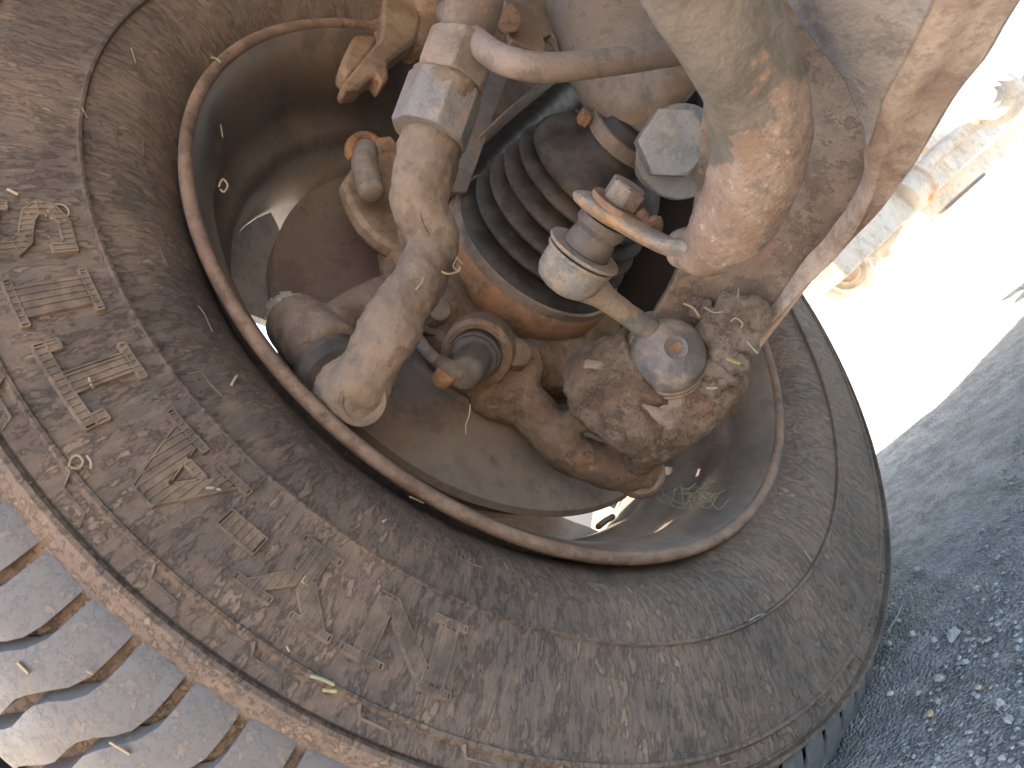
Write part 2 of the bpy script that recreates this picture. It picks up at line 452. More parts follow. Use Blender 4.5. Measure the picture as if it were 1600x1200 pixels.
def ground():
    gx = [-900, -200, -50, -15, -5, -2.4] + list(np.linspace(-1.8, 0.9, 340)) + [1.5, 4, 12, 40, 200, 900]
    gy = [-900, -200, -50, -15, -5, -2.0, -1.2] + list(np.linspace(-0.6, 0.75, 170)) + [1.2, 2, 5, 15, 50, 200, 900]
    V = [(x, y, ground_height(x, y)) for x in gx for y in gy]
    m = len(gy)
    F = [(i * m + j, (i + 1) * m + j, (i + 1) * m + j + 1, i * m + j + 1) for i in range(len(gx) - 1) for j in range(m - 1)]
    return V, F
put('ground', ground(), ASPHALT, kind='structure', label='coarse grey asphalt ground under and beyond the vehicle')

def bounce_material():
    k = NT('bounce_sheet_tan')
    n1 = k.noise(2.5, 8, 0.65); n2 = k.noise(60, 6, 0.7)
    c = k.mix(k.ramp(n1, 0.35, 0.65), (0.46, 0.315, 0.20), (0.55, 0.40, 0.27))
    c = k.mix(k.ramp(n2, 0.5, 0.7, 0, 0.5), c, (0.33, 0.24, 0.17))
    return k.done(c, 0.95, k.bump(n2, 0.6, 0.01), 0, 0.2)
BOUNCE_TAN = bounce_material()
put('bounce_sheet', ([(0.95, -60, 0.006), (60, -60, 0.006), (60, 60, 0.006), (0.95, 60, 0.006)], [(0, 1, 2, 3)]), BOUNCE_TAN, kind='structure', label='tan sheet added in front of the vehicle to warm the bounce light')  # unseen tan sheet, added to bounce warm light under the vehicle

# ------------------------------------------------------------------ the wheel
def ground_squash(v):
    """the loaded tyre: rubber under the contact plane is pressed flat and the wall above it bulges"""
    x, y, z = v
    if z < 0.065:
        k = (0.065 - z) / 0.090
        k = min(1.0, max(0.0, k))
        cy = -0.115
        y = cy + (y - cy) * (1 + 0.10 * k * k)
    if z < 0.004:
        z = 0.001 + 0.003 * math.exp((z - 0.004) / 0.004) if z < 0.004 else z
    return Vector((x, y, z))

def wheel_dir(deg):
    """unit radial vector; 0 = towards the front of the sidewall as surveyed, 70 = straight down"""
    a = math.radians(deg - 70.0)
    return Vector((-math.sin(a), 0, -math.cos(a)))
def wp(deg, r, y):
    d = wheel_dir(deg)
    return Vector((0, y, HUB_Z)) + d * r

wheel = thing('wheel', (0, -0.115, 0.0), 'front road wheel with a dusty all terrain tyre on a dark steel rim', 'wheel')
wall_prof = [(0.2080, -0.030), (0.2170, -0.016), (0.2235, -0.0105), (0.2290, -0.0060), (0.2340, -0.0015), (0.2395, 0.0018), (0.2460, 0.0042), (0.2530, 0.0056),
             (0.2605, 0.0062), (0.2618, 0.0064), (0.2623, 0.0086), (0.2635, 0.0090), (0.2643, 0.0070), (0.2665, 0.0064), (0.2720, 0.0062), (0.2800, 0.0054), (0.2880, 0.0044), (0.2960, 0.0032), (0.3030, 0.0020), (0.3090, 0.0006),
             (0.3098, 0.0018), (0.3112, 0.0018), (0.3122, -0.0014), (0.3160, -0.0020), (0.3195, -0.0032), (0.3200, -0.0052), (0.3212, -0.0052), (0.3222, -0.0018), (0.3240, -0.0024), (0.3258, -0.0078), (0.3266, -0.0140)]
SH = [(0.3266, -0.0140), (0.3360, -0.0195), (0.3460, -0.028), (0.3540, -0.040), (0.3600, -0.055), (0.3645, -0.073), (0.3670, -0.092), (0.3680, -0.115)]
def shoulder(y):
    """crown profile: radius at y (inner half)"""
    yy = y if y >= -0.115 else -0.230 - y
    for (r0, y0), (r1, y1) in zip(SH[:-1], SH[1:]):
        if y1 <= yy <= y0:
            return r0 + (r1 - r0) * (yy - y0) / (y1 - y0)
    return SH[-1][0] if yy < -0.1 else SH[0][0]
carcass = wall_prof + [(0.3285, -0.020), (0.3375, -0.029), (0.3460, -0.041), (0.3520, -0.056), (0.3568, -0.075), (0.3592, -0.095), (0.3600, -0.115)]
carcass = carcass + [(r, -0.230 - y) for r, y in carcass[::-1][1:]] + [(0.200, -0.20), (0.198, -0.115), (0.200, -0.03)]
V, F = lathe(carcass, (0, 0, HUB_Z), (0, 1, 0), 288, closed=True)
tyre = put('tyre', ([ground_squash(v) for v in V], F), RUB, wheel, angle=50)
tyre['label'] = 'dusty black tyre with raised letters on its sidewall'

PITCH = 360.0 / 92
SK = [(0.0, 0.0), (0.006, -0.02), (0.012, -0.15), (0.018, -0.85), (0.024, -1.85), (0.030, -2.45), (0.037, -2.55), (0.044, -2.65), (0.052, -3.35), (0.060, -4.10), (0.072, -4.3), (0.11, -5.2)]
def skew(y):
    """the grooves sweep back in a wavy S as they leave the shoulder"""
    s_ = max(0.0, -0.0140 - y)
    for (a0, b0), (a1, b1) in zip(SK[:-1], SK[1:]):
        if s_ <= a1:
            t = (s_ - a0) / (a1 - a0); t = t * t * (3 - 2 * t) * 0.5 + t * 0.5
            return b0 + (b1 - b0) * t
    return SK[-1][1]
def tread_block(t0, w, y0, y1, drop, yshift=0.0, mirror=False, nt=4, ny=14, end_cut=0.0):
    V, F = [], []
    for i in range(ny + 1):
        y = y0 + (y1 - y0) * i / ny
        for j in range(nt + 1):
            ww = w
            t = t0 + skew(max(y, -0.115)) + w * (j / nt) + (end_cut * i / ny if j in (0,) else 0)
            yy = y if not mirror else -0.230 - y
            r = shoulder(y)
            edge = 0.0009 if (j in (0, nt) or i == ny) else 0.0
            V.append(wp(t if not mirror else -t + 8, r - edge, yy))
    top = len(V)
    for i in range(ny + 1):
        y = y0 + (y1 - y0) * i / ny
        for j in range(nt + 1):
            t = t0 + skew(max(y, -0.115)) + w * (j / nt) + (end_cut * i / ny if j in (0,) else 0)
            yy = y if not mirror else -0.230 - y
            V.append(wp(t if not mirror else -t + 8, shoulder(y) - drop * min(1.0, 0.12 + 3.0 * i / ny), yy))
    m = nt + 1
    for i in range(ny):
        for j in range(nt):
            F.append((i * m + j, i * m + j + 1, (i + 1) * m + j + 1, (i + 1) * m + j))
    for i in range(ny):
        F.append((i * m, (i + 1) * m, top + (i + 1) * m, top + i * m))
        F.append((i * m + nt, top + i * m + nt, top + (i + 1) * m + nt, (i + 1) * m + nt))
    for j in range(nt):
        F.append((ny * m + j, ny * m + j + 1, top + ny * m + j + 1, top + ny * m + j))
        F.append((j, top + j, top + j + 1, j + 1))
    return [ground_squash(v) for v in V], F
for i in range(92):
    t = -4.15 + PITCH * i
    long = i % 2
    put('tread_block', tread_block(t + 0.42, PITCH - 0.70, -0.0142, -0.088 if long else -0.080, 0.0080, end_cut=0.35), RUB_TREAD, tyre, angle=40)
for i in range(46):
    t = -3.2 + 2 * PITCH * i
    put('crown_block', tread_block(t, 2 * PITCH - 1.9, -0.096, -0.1145, 0.0105, nt=5, ny=5), RUB_TREAD, tyre, angle=40)
    put('tread_block', tread_block(t, 2 * PITCH - 1.2, -0.0142, -0.066, 0.009, mirror=True, nt=5, ny=6), RUB_TREAD, tyre, angle=40)

def wall_y(r):
    for (r0, y0), (r1, y1) in zip(wall_prof[:-1], wall_prof[1:]):
        if r0 <= r <= r1 and r1 > r0:
            return y0 + (y1 - y0) * (r - r0) / (r1 - r0)
    return 0.0
def ridge(path, width, height, closed=False):
    """a raised moulded line on the sidewall, path in (deg, r)"""
    V, F = [], []
    n = len(path)
    for i, (t, r) in enumerate(path):
        a, b = path[max(i - 1, 0)], path[min(i + 1, n - 1)]
        dx = math.radians(b[0] - a[0]) * r; dy = b[1] - a[1]
        L = math.hypot(dx, dy) or 1.0
        nx, ny = -dy / L, dx / L
        for s, hh in ((-1, -0.0004), (-0.6, height), (0.6, height), (1, -0.0004)):
            tt = t + math.degrees(nx * s * width / 2 / r); rr = r + ny * s * width / 2
            V.append(ground_squash(wp(tt, rr, wall_y(rr) + hh)))
    for i in range(n - 1):
        for k in range(3):
            F.append((i * 4 + k, i * 4 + k + 1, (i + 1) * 4 + k + 1, (i + 1) * 4 + k))
    F.append((0, 1, 2, 3)); b = (n - 1) * 4; F.append((b + 3, b + 2, b + 1, b))
    return V, F

# raised, hatched slab-serif letters: glyph strokes in (u 0..1 reading direction, v 0 bottom .. 1 top)
GLYPH = {
    'N': [[(0, .0), (.34, 0), (.34, .09), (0, .09)], [(.08, .09), (.26, .09), (.26, .91), (.08, .91)], [(0, .91), (.30, .91), (.30, 1), (0, 1)],
          [(.12, .91), (.32, .91), (.90, .06), (.72, .06)], [(.74, .09), (.90, .09), (.90, .91), (.74, .91)], [(.62, .91), (1, .91), (1, 1), (.62, 1)]],
    'Y': [[(.28, 0), (.74, 0), (.74, .09), (.28, .09)], [(.40, .09), (.62, .09), (.62, .48), (.40, .48)], [(.40, .44), (.62, .44), (.32, .91), (.08, .91)],
          [(.42, .46), (.60, .44), (.90, .91), (.74, .91)], [(0, .91), (.42, .91), (.42, 1), (0, 1)], [(.62, .91), (1, .91), (1, 1), (.62, 1)]],
    '-': [[(0, .36), (1, .36), (1, .62), (0, .62)]],
    'A': [[(0, 0), (.36, 0), (.36, .09), (0, .09)], [(.10, .09), (.26, .09), (.58, 1), (.42, 1)], [(.60, .09), (.86, .09), (.62, 1), (.40, 1)],
          [(.26, .28), (.74, .28), (.71, .38), (.29, .38)], [(.52, 0), (1, 0), (1, .09), (.52, .09)]],
    'T': [[(.26, 0), (.74, 0), (.74, .09), (.26, .09)], [(.38, .09), (.62, .09), (.62, .86), (.38, .86)], [(0, .86), (1, .86), (1, 1), (0, 1)],
          [(0, .70), (.12, .70), (.12, .86), (0, .86)], [(.88, .70), (1, .70), (1, .86), (.88, .86)]],
    'I': [[(0, 0), (1, 0), (1, .09), (0, .09)], [(.18, .09), (.82, .09), (.82, .91), (.18, .91)], [(0, .91), (1, .91), (1, 1), (0, 1)]],
    'S': [[(0, 0), (.16, 0), (.16, .30), (0, .30)], [(.12, .14), (.14, 0), (.60, -.02), (.56, .12)], [(.56, .12), (.60, -.02), (.92, .12), (.72, .22)], [(.72, .22), (.92, .12), (1, .34), (.74, .34)],
          [(.74, .34), (1, .34), (.84, .52), (.60, .42)], [(.60, .42), (.84, .52), (.40, .64), (.20, .52)], [(.20, .52), (.40, .64), (.28, .74), (.02, .70)], [(.02, .70), (.28, .74), (.36, .86), (.14, .96)],
          [(.14, .96), (.36, .86), (.60, .88), (.50, 1.02)], [(.50, 1.02), (.60, .88), (.84, .80), (.90, .96)], [(.84, .70), (1, .70), (1, 1), (.84, 1)]],
}
def letter(ch, t_left, t_right, r0, r1):
    def tr(u, v):
        return (t_left + (t_right - t_left) * u, r0 + (r1 - r0) * v)
    parts = []
    polys = GLYPH[ch]
    for p in polys:                                             # slab of the stroke
        V_, F_ = [], []
        SA, SB = (0, 0.06, 0.5, 0.94, 1), (0, 0.03, 0.2, 0.4, 0.6, 0.8, 0.97, 1)
        NU, NV = len(SA) - 1, len(SB) - 1
        for i, a_ in enumerate(SA):
            for j, b_ in enumerate(SB):
                u = (p[0][0] * (1 - a_) + p[1][0] * a_) * (1 - b_) + (p[3][0] * (1 - a_) + p[2][0] * a_) * b_
                v = (p[0][1] * (1 - a_) + p[1][1] * a_) * (1 - b_) + (p[3][1] * (1 - a_) + p[2][1] * a_) * b_
                t, r = tr(u, v); edge = i in (0, NU) or j in (0, NV)
                V_.append(ground_squash(wp(t, r, wall_y(r) + (-0.0003 if edge else 0.0013))))
        for i in range(NU):
            for j in range(NV):
                F_.append((i * (NV + 1) + j, (i + 1) * (NV + 1) + j, (i + 1) * (NV + 1) + j + 1, i * (NV + 1) + j + 1))
        parts.append((V_, F_))
    def inside(q, p):
        sg = [ (b[0] - a[0]) * (q[1] - a[1]) - (b[1] - a[1]) * (q[0] - a[0]) for a, b in zip(p, p[1:] + p[:1])]
        return all(v > 1e-4 for v in sg) or all(v < -1e-4 for v in sg)
    for pi, p in enumerate(polys):                              # moulded outline of the union
        q = p + [p[0]]
        for a, b in zip(q[:-1], q[1:]):
            run = []
            for k in range(13):
                m_ = (a[0] + (b[0] - a[0]) * k / 12, a[1] + (b[1] - a[1]) * k / 12)
                hid = any(inside(m_, o_) for oi, o_ in enumerate(polys) if oi != pi)
                if not hid: run.append(tr(*m_))
                if (hid or k == 12):
                    if len(run) > 2: parts.append(ridge(run, 0.0010, 0.0018))
                    run = []
    width = math.radians(abs(t_right - t_left)) * (r0 + r1) / 2
    nh = max(3, int(width / 0.0027))
    for i in range(nh):                                         # hatching along the radius
        u = (i + 0.5) / nh
        iv = []
        for p in polys:
            vs = []
            for a, b in zip(p, p[1:] + p[:1]):
                if (a[0] - u) * (b[0] - u) < 0:
                    vs.append(a[1] + (b[1] - a[1]) * (u - a[0]) / (b[0] - a[0]))
            if len(vs) >= 2: iv.append([min(vs), max(vs)])
        iv.sort(); mg = []
        for lo, hi in iv:
            if mg and lo <= mg[-1][1] + 0.02: mg[-1][1] = max(mg[-1][1], hi)
            else: mg.append([lo, hi])
        for lo, hi in mg:
            if hi - lo > 0.07:
                n_ = max(3, int((hi - lo) * 10))
                parts.append(ridge([tr(u, lo + (hi - lo) * k / n_) for k in range(n_ + 1)], 0.0011, 0.0019))
    return join(*parts)
for ch, tl, tr_ in (('N', 15.2, 6.4), ('Y', 5.6, -2.2), ('-', -2.2, -5.6), ('A', -5.6, -14.7), ('T', -16.2, -23.6), ('I', -25.2, -29.4), ('S', -31.4, -37.0)):
    g = letter(ch, tl, tr_, 0.272, 0.2995)
    put('raised_letter', g, RUB_RIDGE, tyre, smooth=False)
# short moulded ticks, small size marks and the notched band near the shoulder
for k in range(0, 46):
    t = -22 + k * 7.826
    put('wall_tick', ridge([(t, 0.3115), (t + 0.5, 0.3150), (t + 2.6, 0.3152), (t + 3.1, 0.3190)], 0.0011, 0.0008), RUB_RIDGE, tyre, smooth=False)
for t, r in ((-47, 0.236), (-30, 0.238), (-46, 0.248), (-14, 0.252), (12, 0.242), (16, 0.2425), (60, 0.266), (88, 0.27)):
    put('moulding_mark', ridge([(t, r), (t - 1.5, r + 0.0006), (t - 3.0, r + 0.0003), (t - 3.2, r + 0.006)], 0.0009, 0.0006), RUB_RIDGE, tyre, smooth=False)
for t0 in (11.0, 19.5, 27.0):                                   # two rows of size stampings, too worn to read
    geo = []
    for i in range(5):
        t = t0 + i * 1.0
        for seg in (((0, 0), (0, 1)), ((0, 1), (.6, 1)), ((.6, 1), (.6, .5)), ((0, .5), (.6, .5)))[: 2 + (i * 7 + int(t0)) % 3]:
            geo.append(ridge([(t + a * 0.8, 0.2385 + b * 0.004) for a, b in seg], 0.0006, 0.0005))
    put('size_stamping', join(*geo), RUB_RIDGE, tyre, smooth=False)

# rim: rolled lip, bead seat, drop centre, disc with openings
barrel = [(0.2140, -0.0030), (0.2105, -0.0060), (0.2060, -0.0130), (0.2005, -0.022), (0.1970, -0.036), (0.1962, -0.052), (0.1940, -0.060), (0.1850, -0.068), (0.1790, -0.0735), (0.1770, -0.082), (0.1772, -0.105), (0.1790, -0.125),
          (0.185, -0.145), (0.195, -0.170), (0.200, -0.205), (0.206, -0.2235), (0.215, -0.232), (0.2205, -0.232), (0.2205, -0.226), (0.210, -0.218), (0.204, -0.2), (0.199, -0.175), (0.189, -0.145), (0.1830, -0.125), (0.1805, -0.08), (0.189, -0.066), (0.199, -0.056), (0.203, -0.027), (0.2085, -0.017), (0.2130, -0.0090)]
rim = put('rim', lathe(barrel, (0, 0, HUB_Z), (0, 1, 0), 160, closed=True), RIM, wheel, angle=40)
lip = [(0.2138, -0.0050), (0.2142, -0.0015), (0.2160, 0.0004), (0.2182, 0.0008), (0.2200, 0.0000), (0.2208, -0.0020), (0.2205, -0.0050), (0.2185, -0.0062), (0.2160, -0.0070)]
put('rim_lip', lathe(lip, (0, 0, HUB_Z), (0, 1, 0), 160, closed=True), RIM_LIP, rim, angle=60)
put('hub_plate', lathe([(0.035, -0.150), (0.082, -0.150), (0.090, -0.145), (0.092, -0.158), (0.035, -0.162)], (0, 0, HUB_Z), (0, 1, 0), 64, closed=True), RIM_FACE, rim)
for i in range(8):                                              # spokes between the hand holes
    t = 59.0 + i * 45.0
    V, F = [], []
    ns = 10
    for j in range(ns + 1):
        s = j / ns
        r = 0.084 + 0.0970 * s
        y = -0.148 - 0.010 * math.sin(math.pi * s) + 0.016 * s
        half = (0.034 - 0.008 * math.sin(math.pi * min(1, s * 1.1)) + 0.022 * s * s)
        for k in range(7):
            u = -1 + k / 3.0
            V.append(wp(t + math.degrees(u * half / r), r, y - 0.007 * abs(u) ** 2))
        for k in range(7):
            u = 1 - k / 3.0
            V.append(wp(t + math.degrees(u * half / r), r, y - 0.004 - 0.008 * abs(u) ** 2 - 0.002))
    for j in range(ns):
        for k in range(14):
            F.append((j * 14 + k, j * 14 + (k + 1) % 14, (j + 1) * 14 + (k + 1) % 14, (j + 1) * 14 + k))
    F.append(tuple(range(14))); F.append(tuple(ns * 14 + k for k in range(14))[::-1])
    put('spoke', (V, F), RIM_FACE, rim)

# ------------------------------------------------------------------ brake: rotor, dust shield, caliper
HUB = Vector((0, 0, HUB_Z))
AX = Vector((0, 1, 0))
rotor = thing('brake_rotor', (0, -0.09, HUB_Z - 0.16), 'smooth dark brown brake rotor behind the dust shield', 'brake rotor')
put('friction_ring', lathe([(0.060, -0.080), (0.150, -0.080), (0.152, -0.082), (0.152, -0.088), (0.144, -0.0885), (0.144, -0.093), (0.152, -0.0935), (0.152, -0.100), (0.150, -0.102), (0.06, -0.102)], HUB, AX, 128, closed=True), ROTOR, rotor, angle=30)
put('rotor_hat', lathe([(0.030, -0.060), (0.070, -0.060), (0.076, -0.066), (0.078, -0.082), (0.078, -0.140), (0.03, -0.144)], HUB, AX, 64, closed=True), ROTOR, rotor, angle=30)

shield = thing('brake_dust_shield', (0, -0.055, HUB_Z - 0.17), 'thin brown steel dust shield half covering the brake rotor', 'dust shield')
sp = [(0.050, -0.0475), (0.082, -0.0475), (0.090, -0.052), (0.118, -0.0535), (0.124, -0.0565), (0.160, -0.0565), (0.1655, -0.0580), (0.1675, -0.0630), (0.1660, -0.0640), (0.158, -0.0585), (0.122, -0.0585), (0.05, -0.0495)]
def arc_plate(prof, d0, d1, seg=90):
    V, F = [], []
    m = len(prof)
    for k in range(seg + 1):
        t = d0 + (d1 - d0) * k / seg
        for r, y in prof:
            V.append(wp(t, r, y + 0.0007 * noise.noise(Vector((t * 0.03, r * 20, 1.0)))))
    for k in range(seg):
        for j in range(m):
            F.append((k * m + j, (k + 1) * m + j, (k + 1) * m + (j + 1) % m, k * m + (j + 1) % m))
    F.append(tuple(range(m))); F.append(tuple(seg * m + j for j in range(m))[::-1])
    return V, F
put('shield_plate', arc_plate(sp, -27, 64), SHIELD, shield, angle=40)
put('pressed_rib', arc_plate([(0.100, -0.0525), (0.103, -0.0500), (0.108, -0.0500), (0.111, -0.0528)], -8, 52, 40), SHIELD, shield)

caliper = thing('brake_caliper', at(610, 60, 0.0), 'brown cast iron brake caliper with a hose ring over the rotor', 'brake caliper')
P_ = lambda pts, y: [at(a_, b_, y) for a_, b_ in pts]
put('caliper_body', join(tube([at(575, 70, -0.016), at(700, 20, -0.02)], [0.014, 0.020], 14), tube([at(640, 30, -0.02), at(780, 20, -0.03), at(860, 40, -0.03)], [0.020, 0.018, 0.016], 12)), CALIPER, caliper, remesh=0.0022, relax=2, relief=0.003, rscale=0.008)
put('caliper_yoke', tube([at(615, 330, -0.052), at(680, 285, -0.064), at(745, 262, -0.070)], [0.018, 0.022, 0.020], 14, 5), CALIPER, caliper, relief=0.002)
neck = thing('knuckle_neck', at(625, 0, 0.0), 'rough brown forked casting reaching down over the rim top', 'casting')
top = at(650, -60, 0.0)
put('neck_stem', tube([Vector((top.x - 0.04, 0.06, 0.80)), Vector((top.x - 0.02, 0.05, 0.70)), top + Vector((0, 0.015, 0.0)), at(662, 30, -0.006), at(640, 80, -0.008)], [0.026, 0.025, 0.022, 0.020, 0.010], 16, 5, lump=0.002), CALIPER, neck, relief=0.003, rscale=0.008)
put('fork_prong', prism(P_([(555, -60), (612, -60), (604, 20), (590, 68), (566, 100), (545, 118), (532, 104), (538, 84), (556, 48), (560, 0)], -0.006), 0.016, (0, -1, 0)), CALIPER, neck, bevel=0.0035, relief=0.0016, rscale=0.008)
put('fork_prong', prism(P_([(598, -60), (668, -60), (662, 10), (650, 62), (622, 84), (606, 96), (608, 120), (598, 130), (588, 116), (578, 120), (562, 136), (540, 138), (536, 128), (570, 88), (596, 56), (600, 0)], 0.006), 0.014, (0, -1, 0)), CALIPER, neck, bevel=0.0035, relief=0.0016, rscale=0.008)
put('caliper_bracket', prism(P_([(536, 282), (552, 258), (590, 240), (640, 230), (645, 330), (640, 392), (618, 388), (592, 372), (566, 346), (548, 316)], -0.03), 0.012, (0, -1, 0)), CALIPER, caliper, bevel=0.003, relief=0.0012, rscale=0.008)
ringp = []
rc = at(570, 236, -0.032); ru = at(596, 236, -0.032) - rc; rv = at(570, 210, -0.032) - rc
for k in range(15):
    a = math.radians(-20 + 230 * k / 14)
    ringp.append(rc + ru * math.cos(a) * 0.85 + rv * math.sin(a) * 0.85)
put('hose_ring', tube(ringp, 0.0040, 10, 3), CUP, caliper)
put('guide_pin', tube([at(572, 235, -0.020), at(570, 262, -0.016), at(580, 300, -0.014)], [0.0080, 0.0085, 0.0085], 14), CLAMP, caliper)
put('banjo_bolt', hexa(at(603, 235, -0.035), (CAM_P - at(603, 235, -0.035)), 0.010, 0.012), CUP, caliper, bevel=0.0008)
put('bracket_bolt', hexa(at(610, 262, -0.035), (CAM_P - at(610, 262, -0.035)) + Vector((0, 0, 0.1)), 0.010, 0.010), CUP, caliper, bevel=0.0008)
put('pad_plate', prism([at(735, 228, -0.01), at(757, 262, -0.01), at(738, 300, -0.01), at(690, 302, -0.012), at(700, 240, -0.012)], 0.010, (0, -1, 0)), CALIPER, caliper, bevel=0.002)
put('pad_plate', prism([at(690, 250, 0.0), at(722, 255, 0.0), at(740, 298, 0.0), at(690, 302, 0.0)], 0.006, (0, -1, 0)), CALIPER, caliper, bevel=0.001)

# ------------------------------------------------------------------ steering knuckle: one rusty casting
kn = thing('steering_knuckle', at(800, 560, -0.03), 'orange rusted cast steering knuckle around the axle joint', 'steering knuckle')
geo = join(lathe([(0.071, -0.052), (0.071, -0.030), (0.080, -0.026), (0.092, -0.032), (0.094, -0.052)], HUB, AX, 64, closed=True),
           tube([at(675, 440, -0.036), at(690, 500, -0.034), at(745, 560, -0.036), at(815, 590, -0.036)], [0.020, 0.022, 0.024, 0.022], 16, 5, lump=0.002),
           tube([at(690, 450, -0.032), at(750, 500, -0.034), at(800, 530, -0.036)], [0.013, 0.014, 0.012], 12),
           tube([at(775, 505, -0.052), at(741, 558, -0.020)], [0.0195, 0.0185], 20, 1, cap=0.1),
           tube([at(770, 600, -0.040), at(830, 640, -0.034), at(880, 700, -0.030), at(945, 728, -0.026), at(1000, 728, -0.022)], [0.022, 0.0150, 0.0130, 0.0135, 0.0175], 16, 6, lump=0.0015),
           tube([at(800, 580, -0.038), at(870, 560, -0.036), at(915, 590, -0.024), at(940, 620, -0.010)], [0.018, 0.018, 0.017, 0.019], 14, 5),
           tube([at(995, 725, -0.020), at(1000, 690, -0.008), at(975, 650, 0.004)], [0.016, 0.015, 0.016], 14, 5),
           tube([at(870, 690, -0.026), at(900, 655, -0.014), at(930, 650, -0.004)], [0.009, 0.0085, 0.010], 12, 5),
           tube([at(880, 560, -0.036), at(940, 500, -0.046), at(980, 440, -0.05)], [0.016, 0.016, 0.016], 12, 5))
put('casting', geo, KNUCKLE, kn, remesh=0.0018, relax=2, relief=0.0024, rscale=0.006)
geo = join(tube([at(690, 455, -0.040), at(620, 470, -0.040), at(560, 495, -0.038), at(505, 535, -0.034)], [0.021, 0.018, 0.016, 0.016], 16, 6),
           tube([at(520, 560, -0.018), at(462, 504, -0.042)], [0.0185, 0.0170], 24, 1, cap=0.12))
put('steering_arm', geo, KNUCKLE_DIM, kn, remesh=0.0020, relax=5, relief=0.0018, rscale=0.01)
gap_arm = join(tube([at(690, 350, -0.030), at(760, 270, -0.026), at(850, 190, -0.020), at(930, 110, -0.010), at(1010, 10, 0.0)], [0.022, 0.028, 0.034, 0.036, 0.036], 18, 5, flat=0.55),
              tube([at(850, 190, -0.020), at(790, 110, -0.024), at(740, 20, -0.028)], [0.026, 0.024, 0.022], 14, 5, flat=0.55))
put('dark_gap_arm', gap_arm, DARK, kn, remesh=0.0025, relax=4, relief=0.002)  # black arm added to darken the gap behind the tie rod
lug_c = at(1002, 738, -0.018)
put('stop_lug', lathe([(0.0035, 0.0), (0.013, 0.0), (0.0150, -0.003), (0.0155, -0.012), (0.0035, -0.012)], lug_c, (CAM_P - lug_c) + Vector((-0.05, 0.05, 0)), 24, closed=True), KNUCKLE_DIM, kn, relief=0.0015)
for (px, py, y, r) in ((685, 484, -0.012, 0.0062), (806, 553, -0.010, 0.0078)):
    c = at(px, py, y); ax = (CAM_P - c).normalized() + Vector((-0.25, 0.55, 0.1))
    b = put('knuckle_bolt', hexa(c - ax.normalized() * 0.012, ax, r * 1.25, 0.016, sides=6 if px > 700 else 12), KNUCKLE, kn, bevel=0.0012)
    put('bolt_collar', lathe([(r * 0.4, -0.020), (r * 1.9, -0.020), (r * 1.8, -0.011), (r * 0.4, -0.010)], c, ax, 24, closed=True), KNUCKLE, b)

# ------------------------------------------------------------------ drive shaft with rubber boot
ds = thing('drive_shaft', (0, 0.05, HUB_Z - 0.06), 'axle shaft with ribbed black rubber boot and rusty joint cup', 'drive shaft')
put('joint_cup', lathe([(0.030, -0.060), (0.052, -0.058), (0.0575, -0.046), (0.0600, -0.036), (0.0605, -0.030), (0.0630, -0.026), (0.0642, -0.016), (0.0642, -0.006), (0.0625, -0.002), (0.0600, 0.0), (0.05, 0.0)], HUB, AX, 72, closed=True), CUP, ds, relief=0.0008, rscale=0.008)
V, F = [], []
teeth = 54
for k in range(teeth * 4):
    a = 2 * math.pi * k / (teeth * 4)
    r = 0.0655 if k % 4 in (0, 1) else 0.0610
    for rr, y in ((0.055, -0.038), (r, -0.038), (r, -0.029), (0.055, -0.029)):
        V.append(HUB + Vector((math.cos(a) * rr, y, math.sin(a) * rr)))
n4 = teeth * 4
for k in range(n4):
    for j in range(4):
        F.append((k * 4 + j, ((k + 1) % n4) * 4 + j, ((k + 1) % n4) * 4 + (j + 1) % 4, k * 4 + (j + 1) % 4))
put('sensor_ring', (V, F), CUP, ds, smooth=False)
bp = [(0.050, -0.006), (0.0608, -0.004), (0.0612, 0.004), (0.0590, 0.0075), (0.0560, 0.0088)]
yy, rr = 0.0110, 0.0575
for k in range(4):
    r1 = rr - 0.0026 * k
    bp += [(r1 - 0.0130, yy), (r1 - 0.0060, yy + 0.0034), (r1 - 0.0012, yy + 0.0056), (r1 + 0.0002, yy + 0.0074), (r1 - 0.0008, yy + 0.0092), (r1 - 0.0060, yy + 0.0108), (r1 - 0.0130, yy + 0.0124)]
    yy += 0.0130
bp += [(0.0440, yy + 0.0016), (0.0455, yy + 0.0030), (0.0448, yy + 0.0070), (0.0415, yy + 0.0115), (0.0345, yy + 0.0160), (0.0262, yy + 0.0210), (0.0228, yy + 0.0235), (0.0222, yy + 0.042), (0.0200, yy + 0.043), (0.015, yy + 0.043)]
boot = put('boot', lathe(bp, HUB, AX, 96), BOOT, ds, angle=80)
put('boot_collar', lathe([(0.0600, -0.0035), (0.0626, -0.0025), (0.0628, 0.0038), (0.0600, 0.0048)], HUB, AX, 96, closed=True), CLAMP, boot)
put('boot_clamp', lathe([(0.0215, yy + 0.0268), (0.0240, yy + 0.0272), (0.0240, yy + 0.0355), (0.0215, yy + 0.036)], HUB, AX, 64, closed=True), CLAMP, boot)
put('clamp_tab', box(at(913, 184, yy + 0.030), 0.006, 0.007, 0.008, (1, 0, 1)), CUP, boot, bevel=0.001)
put('collar_tab', box(at(730, 338, 0.002), 0.006, 0.006, 0.009, (1, 0, 1)), CLAMP, boot, bevel=0.001)
put('shaft', lathe([(0.0145, yy + 0.03), (0.0145, yy + 0.05), (0.0140, 0.60), (0.005, 0.60)], HUB, AX, 32), CLAMP, ds)

